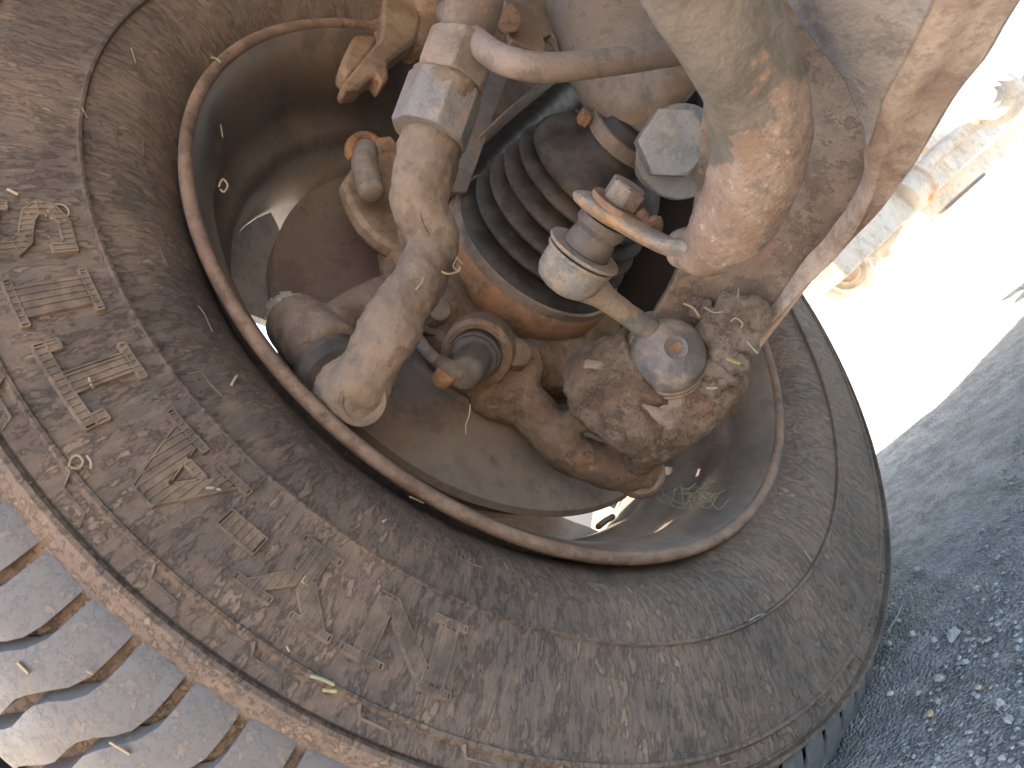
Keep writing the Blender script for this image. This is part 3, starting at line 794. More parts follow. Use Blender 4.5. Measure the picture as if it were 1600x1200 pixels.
# ------------------------------------------------------------------ tie rod
tr = thing('steering_tie_rod', at(552, 620, 0.0), 'bent dusty tie rod with a large lock nut and a ball end', 'tie rod')
rod_dir = (at(740, 10, 0.119) - at(690, 150, 0.091)).normalized()
put('threaded_rod', tube([Vector((-0.02, 0.55, 0.53)), Vector((0.02, 0.30, 0.51)), at(775, -110, 0.142), at(741, 8, 0.119), at(722, 68, 0.107), at(708, 108, 0.098)], [0.0132, 0.0132, 0.0132, 0.0134, 0.0112, 0.0100], 24, 5, lump=0.0004), ROD, tr, relief=0.0006)
nut_c = at(706, 108, 0.098)
put('lock_nut', hexa(at(702, 132, 0.0950), rod_dir, 0.0180, 0.0215, hint=Vector((0.5, 0.5, -0.2)), cham=0.16, hole=0.0108), NUT, tr, bevel=0.0012, relief=0.0006)
arm_path = [(699, 124, 0.0965), (686, 170, 0.086), (671, 225, 0.074), (660, 280, 0.063), (659, 325, 0.055), (677, 368, 0.049), (668, 412, 0.041), (638, 468, 0.030), (598, 535, 0.017), (568, 588, 0.006), (551, 618, 0.0)]
arm_r = [0.0156, 0.0156, 0.0148, 0.0143, 0.0136, 0.0126, 0.0126, 0.0132, 0.0136, 0.0134, 0.0132]
geo = tube([at(*p) for p in arm_path], arm_r, 28, 6, lump=0.0022, cap=0.3)
socket = join(geo, tube([at(545, 612, -0.006), at(563, 624, 0.004)], [0.0180, 0.0140], 24, 1, cap=0.2))
rod_end = put('rod_end', socket, ROD, tr, remesh=0.0015, relax=2, relief=0.0020, rscale=0.005)
seam = []
for (px, py, y), r in list(zip(arm_path, arm_r))[2:-1]:
    q = at(px, py, y)
    seam.append(q + ((CAM_P - q).normalized() * 0.72 + Vector((0.45, -0.1, -0.5))).normalized() * (r + 0.0002))
put('forging_seam', tube(seam, 0.0013, 8, 5, lump=0.0006), ROD, rod_end)
coll = hexa(at(669, 214, 0.0772), rod_dir, 0.0186, 0.0265, sides=8, cham=0.04, hint=Vector((0.3, 0.6, -0.2)))
put('wrench_flats', coll, ROD_GREY, tr, bevel=0.0016, relief=0.0008)
sc = at(564, 627, 0.0052)
put('socket_cap', lathe([(0.0008, 0.0004), (0.0075, 0.0004), (0.0090, 0.0018), (0.0112, 0.0020), (0.0122, 0.0002), (0.0125, -0.008), (0.0008, -0.008)], sc, (at(563, 624, 0.006) - at(545, 612, -0.006)), 32, closed=True), ROD, rod_end)
sa = at(535, 598, -0.008); sb = at(462, 504, -0.042)
sdir = (sb - sa).normalized()
put('ball_boot', lathe([(0.012, -0.004), (0.0195, -0.002), (0.0215, 0.004), (0.0190, 0.008), (0.0200, 0.012), (0.0160, 0.017), (0.011, 0.018)], sa, sdir, 40), BOOT, tr)
put('stud', tube([sb - sdir * 0.004, sb + sdir * 0.023], 0.0058, 14, 1, cap=0.2), NUT, tr)
cn_c = sb + sdir * 0.0045
ZINC_YELLOW = dirty('castle_nut_zinc', (0.34, 0.31, 0.22), (0.40, 0.36, 0.28), (0.28, 0.2, 0.12), (0.42, 0.62), (0.6, 0.72), 40, 0.55, 0.4, 3.9)
cn = put('castle_nut', hexa(cn_c, sdir, 0.0135, 0.0085, hole=0.006), ZINC_YELLOW, tr, bevel=0.0008)
a_, u_, w_ = frame(sdir)
for k in range(6):
    t = math.radians(30 + 60 * k)
    dv = u_ * math.cos(t) + w_ * math.sin(t)
    put('castle_tooth', box(cn_c + sdir * 0.0112 + dv * 0.0085, 0.0046, 0.0062, 0.0062, dv, a_.cross(dv)), ZINC_YELLOW, cn, bevel=0.0006)

# ------------------------------------------------------------------ speed sensor and its lead
b0, b1 = at(752, 540, -0.022), at(727, 583, -0.001)
put('sensor_boss', lathe([(0.0150, -0.016), (0.0205, -0.016), (0.0218, -0.006), (0.0205, 0.002), (0.0180, 0.004), (0.0152, 0.003)], b0.lerp(b1, 0.28), b1 - b0, 40, closed=True), KNUCKLE, kn, relief=0.0012, rscale=0.006)
se = thing('wheel_speed_sensor', at(735, 570, -0.005), 'grey plastic wheel speed sensor plugged into the knuckle', 'sensor')
s0, s1 = at(752, 540, -0.022), at(727, 583, -0.001)
put('sensor_body', join(tube([s0, s0.lerp(s1, 0.55)], [0.0135, 0.0135], 20, 1, cap=0.1), tube([s0.lerp(s1, 0.5), s1], [0.0120, 0.0105], 20, 1, cap=0.25, flat=0.85)), PLASTIC, se, remesh=0.0011, relax=2)
put('sensor_collar', lathe([(0.0136, -0.001), (0.0146, 0.0), (0.0146, 0.003), (0.0136, 0.004)], s0.lerp(s1, 0.42), (s1 - s0), 32, closed=True), PLASTIC, se)
put('plug_neck', tube([at(722, 582, -0.004), at(700, 576, -0.006), at(688, 566, -0.008)], [0.0065, 0.0056, 0.0045], 14), PLASTIC, se)
put('retaining_bolt', tube([at(692, 592, -0.012), at(697, 585, -0.006)], [0.0058, 0.0055], 16, 1, cap=0.3), CUP, se)
put('sensor_lead', tube([at(692, 570, -0.008), at(668, 550, -0.012), at(648, 520, -0.02), at(636, 490, -0.026), at(640, 450, -0.034), at(660, 410, -0.045)], 0.0036, 12), HOSE, se)

# ------------------------------------------------------------------ lower control arm with ball joint
la = thing('lower_control_arm', at(1050, 560, 0.03), 'wide rusty lower control arm with mud on it and a domed ball joint', 'control arm')
st = [((955, 560, 0.400), (1000, 690, 0.405)), ((1010, 500, 0.395), (1085, 640, 0.400)), ((1048, 440, 0.390), (1180, 538, 0.404)), ((1070, 385, 0.384), (1232, 484, 0.400)),
      ((1085, 300, 0.376), (1282, 428, 0.390)), ((1095, 190, 0.360), (1345, 335, 0.372)), ((1110, 60, 0.338), (1430, 190, 0.345)), ((1130, -90, 0.310), (1560, 8, 0.312)), ((1150, -260, 0.285), (1740, -220, 0.285))]
def run_on(pts, end, first=False):
    """carry an edge straight on beyond its last surveyed point before it bends to its mounting"""
    a, b = (pts[0], pts[1]) if first else (pts[-1], pts[-2])
    step = (a - b)
    ext = [a + step * 0.9, (a + step * 1.8).lerp(end, 0.45), end]
    return ext[::-1] + pts if first else pts + ext
L = run_on([dep(*a) for a, b in st], Vector((0.09, 0.53, 0.41))); Rr = run_on([dep(*b) for a, b in st], Vector((0.055, 0.53, 0.345)))
L, _ = smooth_path(L, [0] * len(L), 5); Rr, _ = smooth_path(Rr, [0] * len(Rr), 5)
prof_u = [0.0, 0.06, 0.15, 0.3, 0.45, 0.6, 0.72, 0.80, 0.86, 0.90, 0.95, 1.0]
prof_h = [0.004, 0.001, -0.003, -0.005, -0.006, -0.006, -0.006, -0.006, -0.006, -0.006, -0.006, -0.006]
V, F = [], []
m = len(prof_u)
for i in range(len(L)):
    al = (L[min(i + 1, len(L) - 1)] + Rr[min(i + 1, len(L) - 1)] - L[max(i - 1, 0)] - Rr[max(i - 1, 0)]).normalized()
    ac = (Rr[i] - L[i])
    nn = al.cross(ac.normalized()).normalized()
    if nn.dot(CAM_P - L[i]) < 0: nn = -nn
    wd = ac.length / 0.07
    for u, h in zip(prof_u, prof_h):
        V.append(L[i] + ac * u + nn * h * min(1.5, wd))
    for u in reversed(prof_u):
        V.append(L[i] + ac * u - nn * (0.010 + 0.006 * (1 - abs(2 * u - 1))))
for i in range(len(L) - 1):
    for k in range(2 * m):
        F.append((i * 2 * m + k, i * 2 * m + (k + 1) % (2 * m), (i + 1) * 2 * m + (k + 1) % (2 * m), (i + 1) * 2 * m + k))
F.append(tuple(range(2 * m))); b = (len(L) - 1) * 2 * m; F.append(tuple(b + k for k in range(2 * m))[::-1])
put('arm_plate', (V, F), ARM, la, subsurf=1, relief=0.0016, rscale=0.006)
def strip(inner, outer, heights, thick, lump=0.001, seed=0.0):
    """a pressed steel strip lofted between two edges"""
    A, _ = smooth_path(inner, [0] * len(inner), 6); B, _ = smooth_path(outer, [0] * len(outer), 6)
    n, m = len(A), len(heights)
    V, F = [], []
    for i in range(n):
        al = (A[min(i + 1, n - 1)] - A[max(i - 1, 0)]).normalized(); ac = B[i] - A[i]
        nn = al.cross(ac.normalized()).normalized()
        if nn.dot(CAM_P - A[i]) < 0: nn = -nn
        for k, h in enumerate(heights):
            q = A[i] + ac * (k / (m - 1))
            V.append(q + nn * (h + lump * noise.noise(q * 55 + Vector((seed, 0, 0)))))
        for k in reversed(range(m)):
            V.append(A[i] + ac * (k / (m - 1)) + nn * (heights[k] - thick))
    w = 2 * m
    for i in range(n - 1):
        for k in range(w):
            F.append((i * w + k, i * w + (k + 1) % w, (i + 1) * w + (k + 1) % w, (i + 1) * w + k))
    F.append(tuple(range(w))); F.append(tuple((n - 1) * w + k for k in range(w))[::-1])
    return V, F
mid = [(1500, -110, 0.240), (1450, 20, 0.262), (1412, 98, 0.278), (1375, 161, 0.295), (1352, 238, 0.320), (1346, 305, 0.346), (1308, 385, 0.372), (1250, 445, 0.388), (1165, 540, 0.400), (1128, 578, 0.404)]
out = [(1700, -110, 0.250), (1598, 20, 0.274), (1550, 98, 0.290), (1499, 161, 0.305), (1450, 238, 0.326), (1398, 310, 0.350), (1340, 367, 0.374), (1270, 440, 0.390), (1185, 552, 0.402), (1146, 596, 0.406)]
plate = [dep(1190, -110, 0.252), dep(1225, 0, 0.270), dep(1255, 49, 0.279), dep(1285, 86, 0.286), dep(1319, 131, 0.296), dep(1345, 195, 0.308), dep(1353, 240, 0.315), dep(1380, 161, 0.295), dep(1416, 98, 0.279), dep(1455, 20, 0.263), dep(1505, -110, 0.241)]
put('arm_side_plate', prism(plate, 0.005, CAM_F), ARM_GREY, la, bevel=0.0015)
put('arm_flange', strip(run_on([dep(*p) for p in mid], Vector((0.085, 0.53, 0.395)), True), run_on([dep(*p) for p in out], Vector((0.055, 0.53, 0.345)), True), [-0.002, 0.0015, 0.0022, 0.0008, 0.0, 0.0004, 0.0006, -0.004], 0.006, lump=0.0006, seed=3), ARM_EDGE, la, relief=0.0007)
# ball joint: rough housing skirt, collar rings and a domed cap
j0, j1 = at(925, 628, -0.004), at(1050, 552, 0.052)
jd = (j1 - j0).normalized()
JL = (j1 - j0).length
sk = join(lathe([(0.004, -0.004), (0.0230, -0.003), (0.0285, 0.004), (0.0300, 0.016), (0.0275, 0.030), (0.0255, JL * 0.62), (0.0270, JL * 0.80), (0.004, JL * 0.85)], j0, jd, 48, closed=True),
          tube([j0 + jd * 0.01, at(985, 660, 0.016), at(1010, 690, 0.012)], [0.020, 0.018, 0.012], 14))
hs = put('ball_housing', sk, BALL_ROUGH, la, remesh=0.0018, relax=3, relief=0.0050, rscale=0.010)
put('arm_nose', join(tube([dep(1150, 585, 0.412), dep(1110, 615, 0.408), dep(1062, 650, 0.406), dep(1018, 690, 0.410), dep(992, 720, 0.425)], [0.010, 0.016, 0.018, 0.015, 0.010], 16, 5, lump=0.002),
                  tube([dep(1090, 600, 0.412), dep(1000, 640, 0.410)], [0.018, 0.018], 14)), BALL_ROUGH, la, remesh=0.002, relax=2, relief=0.004, rscale=0.008)
c0, c1 = dep(1026, 572, 0.408), dep(1050, 549, 0.378)
cd = (c1 - c0).normalized(); CL = (c1 - c0).length
put('housing_flange', lathe([(0.006, 0.0), (0.0275, 0.0), (0.0290, 0.006), (0.0285, CL * 0.45), (0.0262, CL * 0.52), (0.0232, CL * 0.55), (0.0232, CL * 0.63), (0.0215, CL * 0.66), (0.006, CL * 0.66)], c0, cd, 64, closed=True), ARM, la, relief=0.0012, rscale=0.008)
put('flange_ear', tube([dep(930, 566, 0.402), dep(965, 570, 0.398), dep(1000, 578, 0.396), dep(1030, 585, 0.396)], [0.008, 0.013, 0.016, 0.018], 18, 5, flat=0.6), ARM, la, relief=0.0022, rscale=0.008)
put('seal_ring', lathe([(0.0205, CL * 0.64), (0.0222, CL * 0.66), (0.0218, CL * 0.72), (0.0200, CL * 0.74)], c0, cd, 64, closed=True), CLAMP, la)
put('housing_lip', tube([dep(918, 572, 0.392), dep(945, 578, 0.388), dep(975, 608, 0.386), dep(1012, 640, 0.388), dep(1042, 655, 0.392), dep(1048, 668, 0.394)], [0.0045, 0.005, 0.005, 0.005, 0.005, 0.004], 12), ARM, la, relief=0.0022)
cp = [(0.0212, CL * 0.66), (0.0208, CL * 0.72), (0.0200, CL * 0.80)] + [(0.0199 * math.cos(a), CL * 0.80 + 0.0145 * math.sin(a)) for a in (0.2, 0.45, 0.7, 0.95, 1.2)] + [(0.0062, CL * 0.80 + 0.0142), (0.0052, CL * 0.80 + 0.0134), (0.0004, CL * 0.80 + 0.0134)]
put('ball_cap', lathe(cp, c0, cd, 64), BALL_CAP, la, angle=60, relief=0.0006)
put('grease_plug', lathe([(0.0004, 0.0), (0.0030, 0.0), (0.0034, -0.002), (0.0004, -0.003)], c0 + cd * (CL * 0.80 + 0.0146), cd, 16), CUP, la)

# caked mud left on the arm behind the ball joint
def clod(c, r, seed, flat=0.6):
    rng = random.Random(seed)
    V, F = ball((0, 0, 0), r, 14)
    nrm = (CAM_P - c).normalized()
    out = []
    for v in V:
        n = noise.noise(v * (1.3 / r) + Vector((seed, 0, 0))) * 0.45 + noise.noise(v * (4.0 / r) + Vector((0, seed, 0))) * 0.22
        v = v * (1 + n)
        v = v - nrm * v.dot(nrm) * (1 - flat)
        out.append(c + v)
    return out, F
CLODS = ((1120, 505, 0.390, 0.009, 'crumbly mud clod lying just behind the ball cap'), (1150, 494, 0.388, 0.012, 'largest mud clod on the control arm'), (1180, 488, 0.386, 0.009, 'mud clod pressed against the control arm flange'),
         (1105, 522, 0.392, 0.007, 'small mud crumb touching the ball cap'), (1130, 535, 0.391, 0.011, 'cracked mud clod in the middle of the mud heap'), (1150, 560, 0.391, 0.008, 'mud clod under the yellow leaf scrap'), (1118, 575, 0.393, 0.009, 'flat mud clod beside the ball cap'),
         (1105, 605, 0.395, 0.008, 'mud clod at the lowest end of the mud heap'), (1132, 590, 0.394, 0.007, 'mud crumb near the control arm edge'), (1090, 478, 0.390, 0.006, 'mud crumb by the brown twig'), (1162, 526, 0.389, 0.010, 'mud clod beside the white straw on the arm edge'))
for i, (px, py, d, r, lab) in enumerate(CLODS):
    put('mud_clod', clod(dep(px, py, d), r, i + 3), MUD, label=lab, cat='mud', group='dried mud on the control arm', subsurf=1, relief=0.003, rscale=0.004)

# ------------------------------------------------------------------ stabiliser bar and drop link
sbar = thing('stabiliser_bar', at(1120, 410, 0.135), 'thick stabiliser bar, grey paint above and pinkish rust below, flattened end', 'stabiliser bar')
put('bar', tube([Vector((0.16, 0.34, 0.80)), Vector((0.18, 0.31, 0.60)), Vector((0.205, 0.265, 0.42)), dep(1000, -230, 0.205), dep(1060, -90, 0.215), dep(1118, 20, 0.228), dep(1168, 110, 0.242), dep(1187, 200, 0.256), dep(1176, 285, 0.270), dep(1142, 350, 0.283), dep(1100, 388, 0.294), dep(1062, 388, 0.302)], [0.0140, 0.0140, 0.0140, 0.0142, 0.0144, 0.0148, 0.0153, 0.0160, 0.0160, 0.0150, 0.0116, 0.0082], 32, 6, lump=0.0010), BAR, sbar, relief=0.0012, rscale=0.006)
put('flattened_end', tube([dep(1105, 392, 0.291), dep(1055, 388, 0.300), dep(1005, 366, 0.312), dep(960, 338, 0.322), dep(928, 318, 0.328)], [0.0118, 0.0112, 0.0112, 0.0128, 0.0118], 24, 6, flat=0.36, hint=(dep(985, 285, 0.326) - dep(893, 425, 0.338)).normalized(), cap=0.7), LINK, sbar, relief=0.0012)
dl = thing('drop_link', dep(1005, 505, 0.385), 'short zinc drop link between stabiliser bar and control arm', 'drop link')
ld = (dep(985, 285, 0.326) - dep(893, 425, 0.338)).normalized()
put('link_nut', hexa(dep(966, 318, 0.321), ld, 0.0088, 0.0098), NUT, dl, bevel=0.001, relief=0.0008)
put('nut_washer', lathe([(0.003, -0.001), (0.0122, -0.001), (0.0127, 0.0004), (0.0122, 0.0016), (0.003, 0.0016)], dep(963, 322, 0.321), ld, 32, closed=True), CUP, dl, relief=0.001)
put('split_pin', tube([dep(1000, 332, 0.322), dep(1012, 350, 0.322), dep(1026, 347, 0.322), dep(1024, 362, 0.323)], 0.0030, 10), CUP, dl)
spo = dep(927, 372, 0.335)
put('bushing', lathe([(0.003, 0.010), (0.0118, 0.010), (0.0122, 0.006), (0.0104, 0.003), (0.0112, -0.001), (0.0122, -0.0060), (0.003, -0.007)], spo, ld, 40), PLASTIC, dl)
put('washer_plate', lathe([(0.003, -0.0066), (0.0182, -0.0066), (0.0186, -0.0074), (0.0182, -0.0082), (0.003, -0.0086)], spo, ld, 40, closed=True), LINK, dl)
put('washer_plate', lathe([(0.003, -0.0098), (0.0170, -0.0098), (0.0174, -0.0108), (0.0170, -0.0118), (0.003, -0.0118)], spo, ld, 40, closed=True), LINK, dl)
put('cup_dome', lathe([(0.0160, -0.0118), (0.0163, -0.0175), (0.0156, -0.0228), (0.0134, -0.0268), (0.0092, -0.0290), (0.0004, -0.0296)], spo, ld, 40), LINK, dl, relief=0.0014)
put('link_stem', tube([dep(920, 445, 0.352), dep(945, 465, 0.356), dep(975, 487, 0.364), dep(1015, 515, 0.380)], [0.0095, 0.0066, 0.0060, 0.0064], 18, 5, lump=0.0005), LINK, dl, relief=0.001)

# ------------------------------------------------------------------ arm pivot bolt, subframe horn, brake pipe, braces
pv = thing('pivot_bolt', at(1050, 225, 0.12), 'large zinc hex bolt on a round washer beside the rubber boot', 'bolt')
pc = at(1066, 238, 0.118); pd = (CAM_P - pc).normalized() + Vector((-0.10, 0.25, -0.15))
put('bolt_washer', lathe([(0.004, -0.003), (0.0240, -0.003), (0.0246, -0.0012), (0.0238, 0.0010), (0.004, 0.0012)], pc, pd, 48, closed=True), NUT_GREY, pv, relief=0.001)
put('bolt_head', hexa(at(1044, 226, 0.119), pd, 0.0185, 0.011, hint=Vector((0.1, 0.3, 0.8)), cham=0.08), NUT_GREY, pv, bevel=0.001, relief=0.0012)
put('bolt_sleeve', lathe([(0.004, -0.03), (0.0205, -0.03), (0.0205, -0.003), (0.004, -0.003)], pc, pd, 40, closed=True), ARM_GREY, pv)
hn = thing('subframe_horn', at(980, 120, 0.13), 'dull brown tapered horn of the subframe hanging over the boot', 'subframe')
put('horn', tube([at(880, -160, 0.10), at(935, -30, 0.108), at(965, 70, 0.111), at(985, 150, 0.110), at(990, 180, 0.108)], [0.058, 0.046, 0.036, 0.026, 0.0185], 28, 5, lump=0.001, cap=0.5), HOSE, hn, relief=0.0014)
brk = prism([at(780, -40, 0.09), at(905, -40, 0.09), at(912, 40, 0.09), at(880, 80, 0.09), at(862, 52, 0.09), at(850, 60, 0.09), at(858, 88, 0.09), at(800, 62, 0.09)], 0.005, (0, -1, 0))
put('bracket_plate', brk, ARM, hn, bevel=0.001, relief=0.001)
put('bracket_bolt', hexa(at(795, 30, 0.095), (CAM_P - at(795, 30, 0.095)), 0.0085, 0.010), CUP, hn, bevel=0.0012)
put('crossmember', box((-0.15, 0.590, 0.47), 0.60, 0.10, 0.22), HOSE, hn, bevel=0.012)
bpipe = thing('brake_pipe', at(900, 100, 0.13), 'dusty grey brake pipe running across under the subframe', 'pipe')
put('pipe', tube([at(700, 20, 0.10), at(758, 76, 0.118), at(800, 98, 0.128), at(860, 106, 0.134), at(940, 98, 0.142), at(1030, 86, 0.150), at(1110, 70, 0.158), at(1250, 20, 0.17)], 0.0062, 18, 6), HOSE, bpipe, relief=0.0004)
bc = thing('hose_bracket', at(780, 220, 0.02), 'long flat grey steel strip slanting behind the tie rod', 'bracket')
put('strip', prism([at(770, 95, 0.03), at(800, 100, 0.03), at(730, 300, 0.012), at(690, 300, 0.012)], 0.003, (0, -1, 0)), ROD_GREY, bc, bevel=0.0006)
put('brace', tube([at(870, 118, 0.03), at(800, 175, 0.022), at(735, 235, 0.01)], [0.0085, 0.0085, 0.0080], 12, 4, flat=0.35), HOSE, bc)

sb_ = thing('dark_gap_plate', dep(1040, 330, 0.55), 'black plate added to fill the dark gap behind the pivot bolt', 'bracket')
put('gap_plate_web', prism([dep(905, 455, 0.56), dep(985, 270, 0.54), dep(1100, 120, 0.52), dep(1160, 250, 0.52), dep(1130, 420, 0.54), dep(1060, 510, 0.56), dep(965, 535, 0.57)], 0.006, CAM_F), DARK, sb_, bevel=0.001)  # black plate standing in for the shade of the gap
put('gap_plate_ear', prism([dep(1085, 150, 0.50), dep(1110, 130, 0.50), dep(1120, 300, 0.50), dep(1095, 320, 0.50)], 0.010, CAM_F), DARK, sb_, bevel=0.002)

# ------------------------------------------------------------------ the rest of the chassis seen far behind the wheel
def beam(p0, p1, h, w, up=Vector((0, 0, 1)), flange=0.0):
    h, w, flange = h * FAR_K, w * FAR_K, flange * FAR_K
    ax = (p1 - p0); L_ = ax.length
    a = ax.normalized(); u = (up - a * up.dot(a)).normalized(); s = a.cross(u)
    sec = [(-h, -w), (h, -w), (h, w), (h - flange, w), (h - flange, -w + flange), (-h + flange, -w + flange), (-h + flange, w), (-h, w)] if flange else [(-h, -w), (h, -w), (h, w), (-h, w)]
    n = len(sec)
    V = [p + u * x + s * y for p in (p0, p1) for x, y in sec]
    F = [(i, (i + 1) % n, n + (i + 1) % n, n + i) for i in range(n)] + [tuple(range(n))[::-1], tuple(range(n, 2 * n))]
    return V, F
FAR_K = 1.7                                                     # the far frame stands well behind the wheel, in the sun
def far(px, py, d): return dep(px, py, d * FAR_K)
fr = thing('chassis_rail', far(1400, 320, 1.1), 'pale rusty chassis rail running away behind the wheel', 'chassis rail')
put('rail', beam(far(1255, 420, 0.80), far(1680, 60, 2.2), 0.034, 0.030), FAR_GLARE_RUST, fr, bevel=0.004, relief=0.002)
put('rail', beam(far(1425, 350, 1.15), far(1640, 165, 1.9), 0.016, 0.020), FAR_GLARE_RUST, fr, bevel=0.003)
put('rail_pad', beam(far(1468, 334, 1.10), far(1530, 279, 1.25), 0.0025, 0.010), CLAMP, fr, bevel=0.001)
sm = thing('spring_mount', far(1325, 425, 0.85), 'round rubber spring bushing in a rusty hanger under the far rail', 'spring mount')
bc0 = far(1325, 425, 0.85)
bdir = (CAM_P - bc0).normalized() + Vector((0.1, -0.1, 0.2))
put('bushing_eye', lathe([(r * FAR_K, h * FAR_K) for r, h in [(0.003, 0.004), (0.0055, 0.004), (0.006, 0.0), (0.0105, 0.0), (0.011, 0.003), (0.0135, 0.003), (0.014, -0.001), (0.0185, -0.001), (0.019, 0.003), (0.0225, 0.002), (0.0235, -0.02), (0.003, -0.02)]], bc0, bdir, 40, closed=True), FAR_GLARE_RUST, sm)
put('hanger', prism([far(1268, 470, 0.86), far(1290, 410, 0.87), far(1345, 385, 0.90), far(1352, 420, 0.89), far(1330, 465, 0.87)], 0.034, CAM_F), FAR_GLARE_RUST, sm, bevel=0.003)
put('hanger_plate', prism([far(1350, 385, 0.95), far(1400, 340, 1.0), far(1415, 352, 1.0), far(1385, 400, 0.95), far(1362, 420, 0.93)], 0.034, CAM_F), FAR_GLARE_RUST, sm, bevel=0.003)
put('hanger_nut', hexa(far(1384, 396, 0.93), bdir, 0.0075 * FAR_K, 0.012 * FAR_K), FAR_GLARE_RUST, sm, bevel=0.001)
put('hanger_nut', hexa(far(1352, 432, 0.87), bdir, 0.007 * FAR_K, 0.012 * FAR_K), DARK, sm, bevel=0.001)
bm_ = thing('body_mount', far(1548, 150, 1.2), 'cup shaped body mount with a large pale serrated bolt', 'body mount')
mc = far(1548, 152, 1.2); md = (CAM_P - mc).normalized() + Vector((0.15, -0.1, 0.35))
put('mount_cup', lathe([(r * FAR_K, h * FAR_K) for r, h in [(0.005, 0.006), (0.022, 0.006), (0.030, 0.002), (0.033, -0.006), (0.033, -0.03), (0.005, -0.03)]], mc, md, 40, closed=True), FAR_GLARE_RUST, bm_)
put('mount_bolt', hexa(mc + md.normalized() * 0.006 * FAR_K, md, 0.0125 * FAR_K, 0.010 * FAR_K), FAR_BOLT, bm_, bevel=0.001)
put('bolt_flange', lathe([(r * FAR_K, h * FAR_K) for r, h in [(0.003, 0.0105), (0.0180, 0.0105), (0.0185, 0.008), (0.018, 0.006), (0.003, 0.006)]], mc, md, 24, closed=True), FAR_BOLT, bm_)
put('mount_strut', tube([far(1535, 185, 1.22), far(1480, 225, 1.15), far(1430, 275, 1.05)], 0.017, 12, 4), FAR_GLARE_RUST, bm_)
put('mount_strut', tube([far(1570, 165, 1.22), far(1625, 90, 1.3)], 0.020, 12, 1), FAR_GLARE_RUST, bm_)
ct = thing('rail_crosstube', far(1410, 300, 0.95), 'short pale crosstube end beside the chassis rail', 'tube')
put('tube_end', tube([far(1400, 318, 0.98), far(1422, 292, 1.02)], [0.044, 0.044], 28, 1, cap=0.1), FAR_GLARE_RUST, ct)
put('tube_collar', lathe([(r * FAR_K, h * FAR_K) for r, h in [(0.024, -0.004), (0.030, -0.004), (0.030, 0.004), (0.024, 0.004)]], far(1422, 292, 1.02), far(1422, 292, 1.02) - far(1400, 318, 0.98), 32, closed=True), FAR_GLARE_RUST, ct)

# ------------------------------------------------------------------ loose litter: straw, seeds, leaf bits
def on_wall(px, py):
    y = 0.005
    for _ in range(5):
        q = at(px, py, y); r = math.hypot(q.x, q.z - HUB_Z); y = wall_y(r) if 0.2235 < r < 0.3266 else 0.0
    return at(px, py, y + 0.0012)
def straw(pts, r, mat, label, name='straw', flat=1.0, group=None, cat='straw'):
    return put(name, tube(pts, r * 0.5, 8, 4, flat=flat), mat, label=label, cat=cat, group=group)
W_ = on_wall
straw([W_(72, 338), W_(80, 322), W_(98, 320), W_(108, 332), W_(100, 345)], 0.0006, STRAW, 'curled yellow straw beside the raised letter S')
straw([W_(80, 342), W_(84, 328), W_(88, 320)], 0.0006, STRAW, 'short yellow stalk inside the curled straw')
straw([W_(310, 478), W_(320, 492), W_(326, 506), W_(332, 518)], 0.0009, STRAW_GREEN, 'flat greenish grass blade on the sidewall by the rim', flat=0.35)
straw([W_(139, 590), W_(142, 600), W_(145, 606)], 0.0009, STRAW, 'bright straw chip lying across the raised letter T')
straw([W_(362, 602), W_(367, 592), W_(370, 588)], 0.0012, STRAW_PALE, 'pale chip of chaff on bare rubber near the rim')
straw([W_(108, 728), W_(112, 716), W_(122, 712), W_(130, 722), W_(122, 732), W_(112, 730)], 0.0008, STRAW, 'pale curled husk on the outer rib of the tyre')
straw([W_(136, 712), W_(142, 722), W_(142, 732)], 0.0008, STRAW_PALE, 'small husk sliver next to the curled husk')
straw([W_(322, 762), W_(335, 763), W_(345, 766)], 0.0011, STRAW_PALE, 'yellowish chip at the foot of the raised letter A')
straw([W_(486, 1056), W_(500, 1060), W_(510, 1064), W_(522, 1070)], 0.0013, STRAW_GREEN, 'green straw bit caught on the outer rib')
straw([W_(505, 1078), W_(515, 1079), W_(526, 1080)], 0.0014, MOSS, 'orange yellow flake below the green straw bit')
straw([W_(1257, 860), W_(1262, 868), W_(1268, 876)], 0.0006, STRAW_PALE, 'thin pale straw on the dark sidewall near the ground')
straw([W_(1234, 606), W_(1238, 608)], 0.0013, STRAW_PALE, 'white seed on the sidewall beside the control arm')
straw([W_(1170, 970), W_(1184, 962), W_(1194, 959)], 0.0006, STRAW_PALE, 'pale fibre lying along the moulded ring')
straw([W_(205, 75), W_(212, 98)], 0.0005, STRAW_PALE, 'hair thin straw on the dark upper sidewall')
straw([W_(128, 168), W_(134, 180), W_(136, 184)], 0.0005, STRAW_PALE, 'tiny fibre on the moulded ring of the tyre')
straw([W_(12, 296), W_(20, 300), W_(28, 304)], 0.0013, STRAW, 'yellow seed head on the tyre above the raised letter S')
straw([W_(330, 90), W_(338, 92), W_(345, 98)], 0.0012, STRAW_GREEN, 'green bud lodged at the rim edge')
straw([W_(598, 815), W_(604, 812)], 0.0011, STRAW_PALE, 'pale grain on the bare rubber ring')
straw([W_(448, 1010), W_(452, 1018)], 0.0008, STRAW, 'little yellow chip between the letter Y and the rib')
straw([W_(640, 776), W_(650, 780), W_(662, 786)], 0.0009, STRAW, 'tan chip resting against the rim lip')
straw([W_(478, 900), W_(472, 908), W_(480, 914)], 0.0008, STRAW, 'yellow wisp on the raised letter Y')
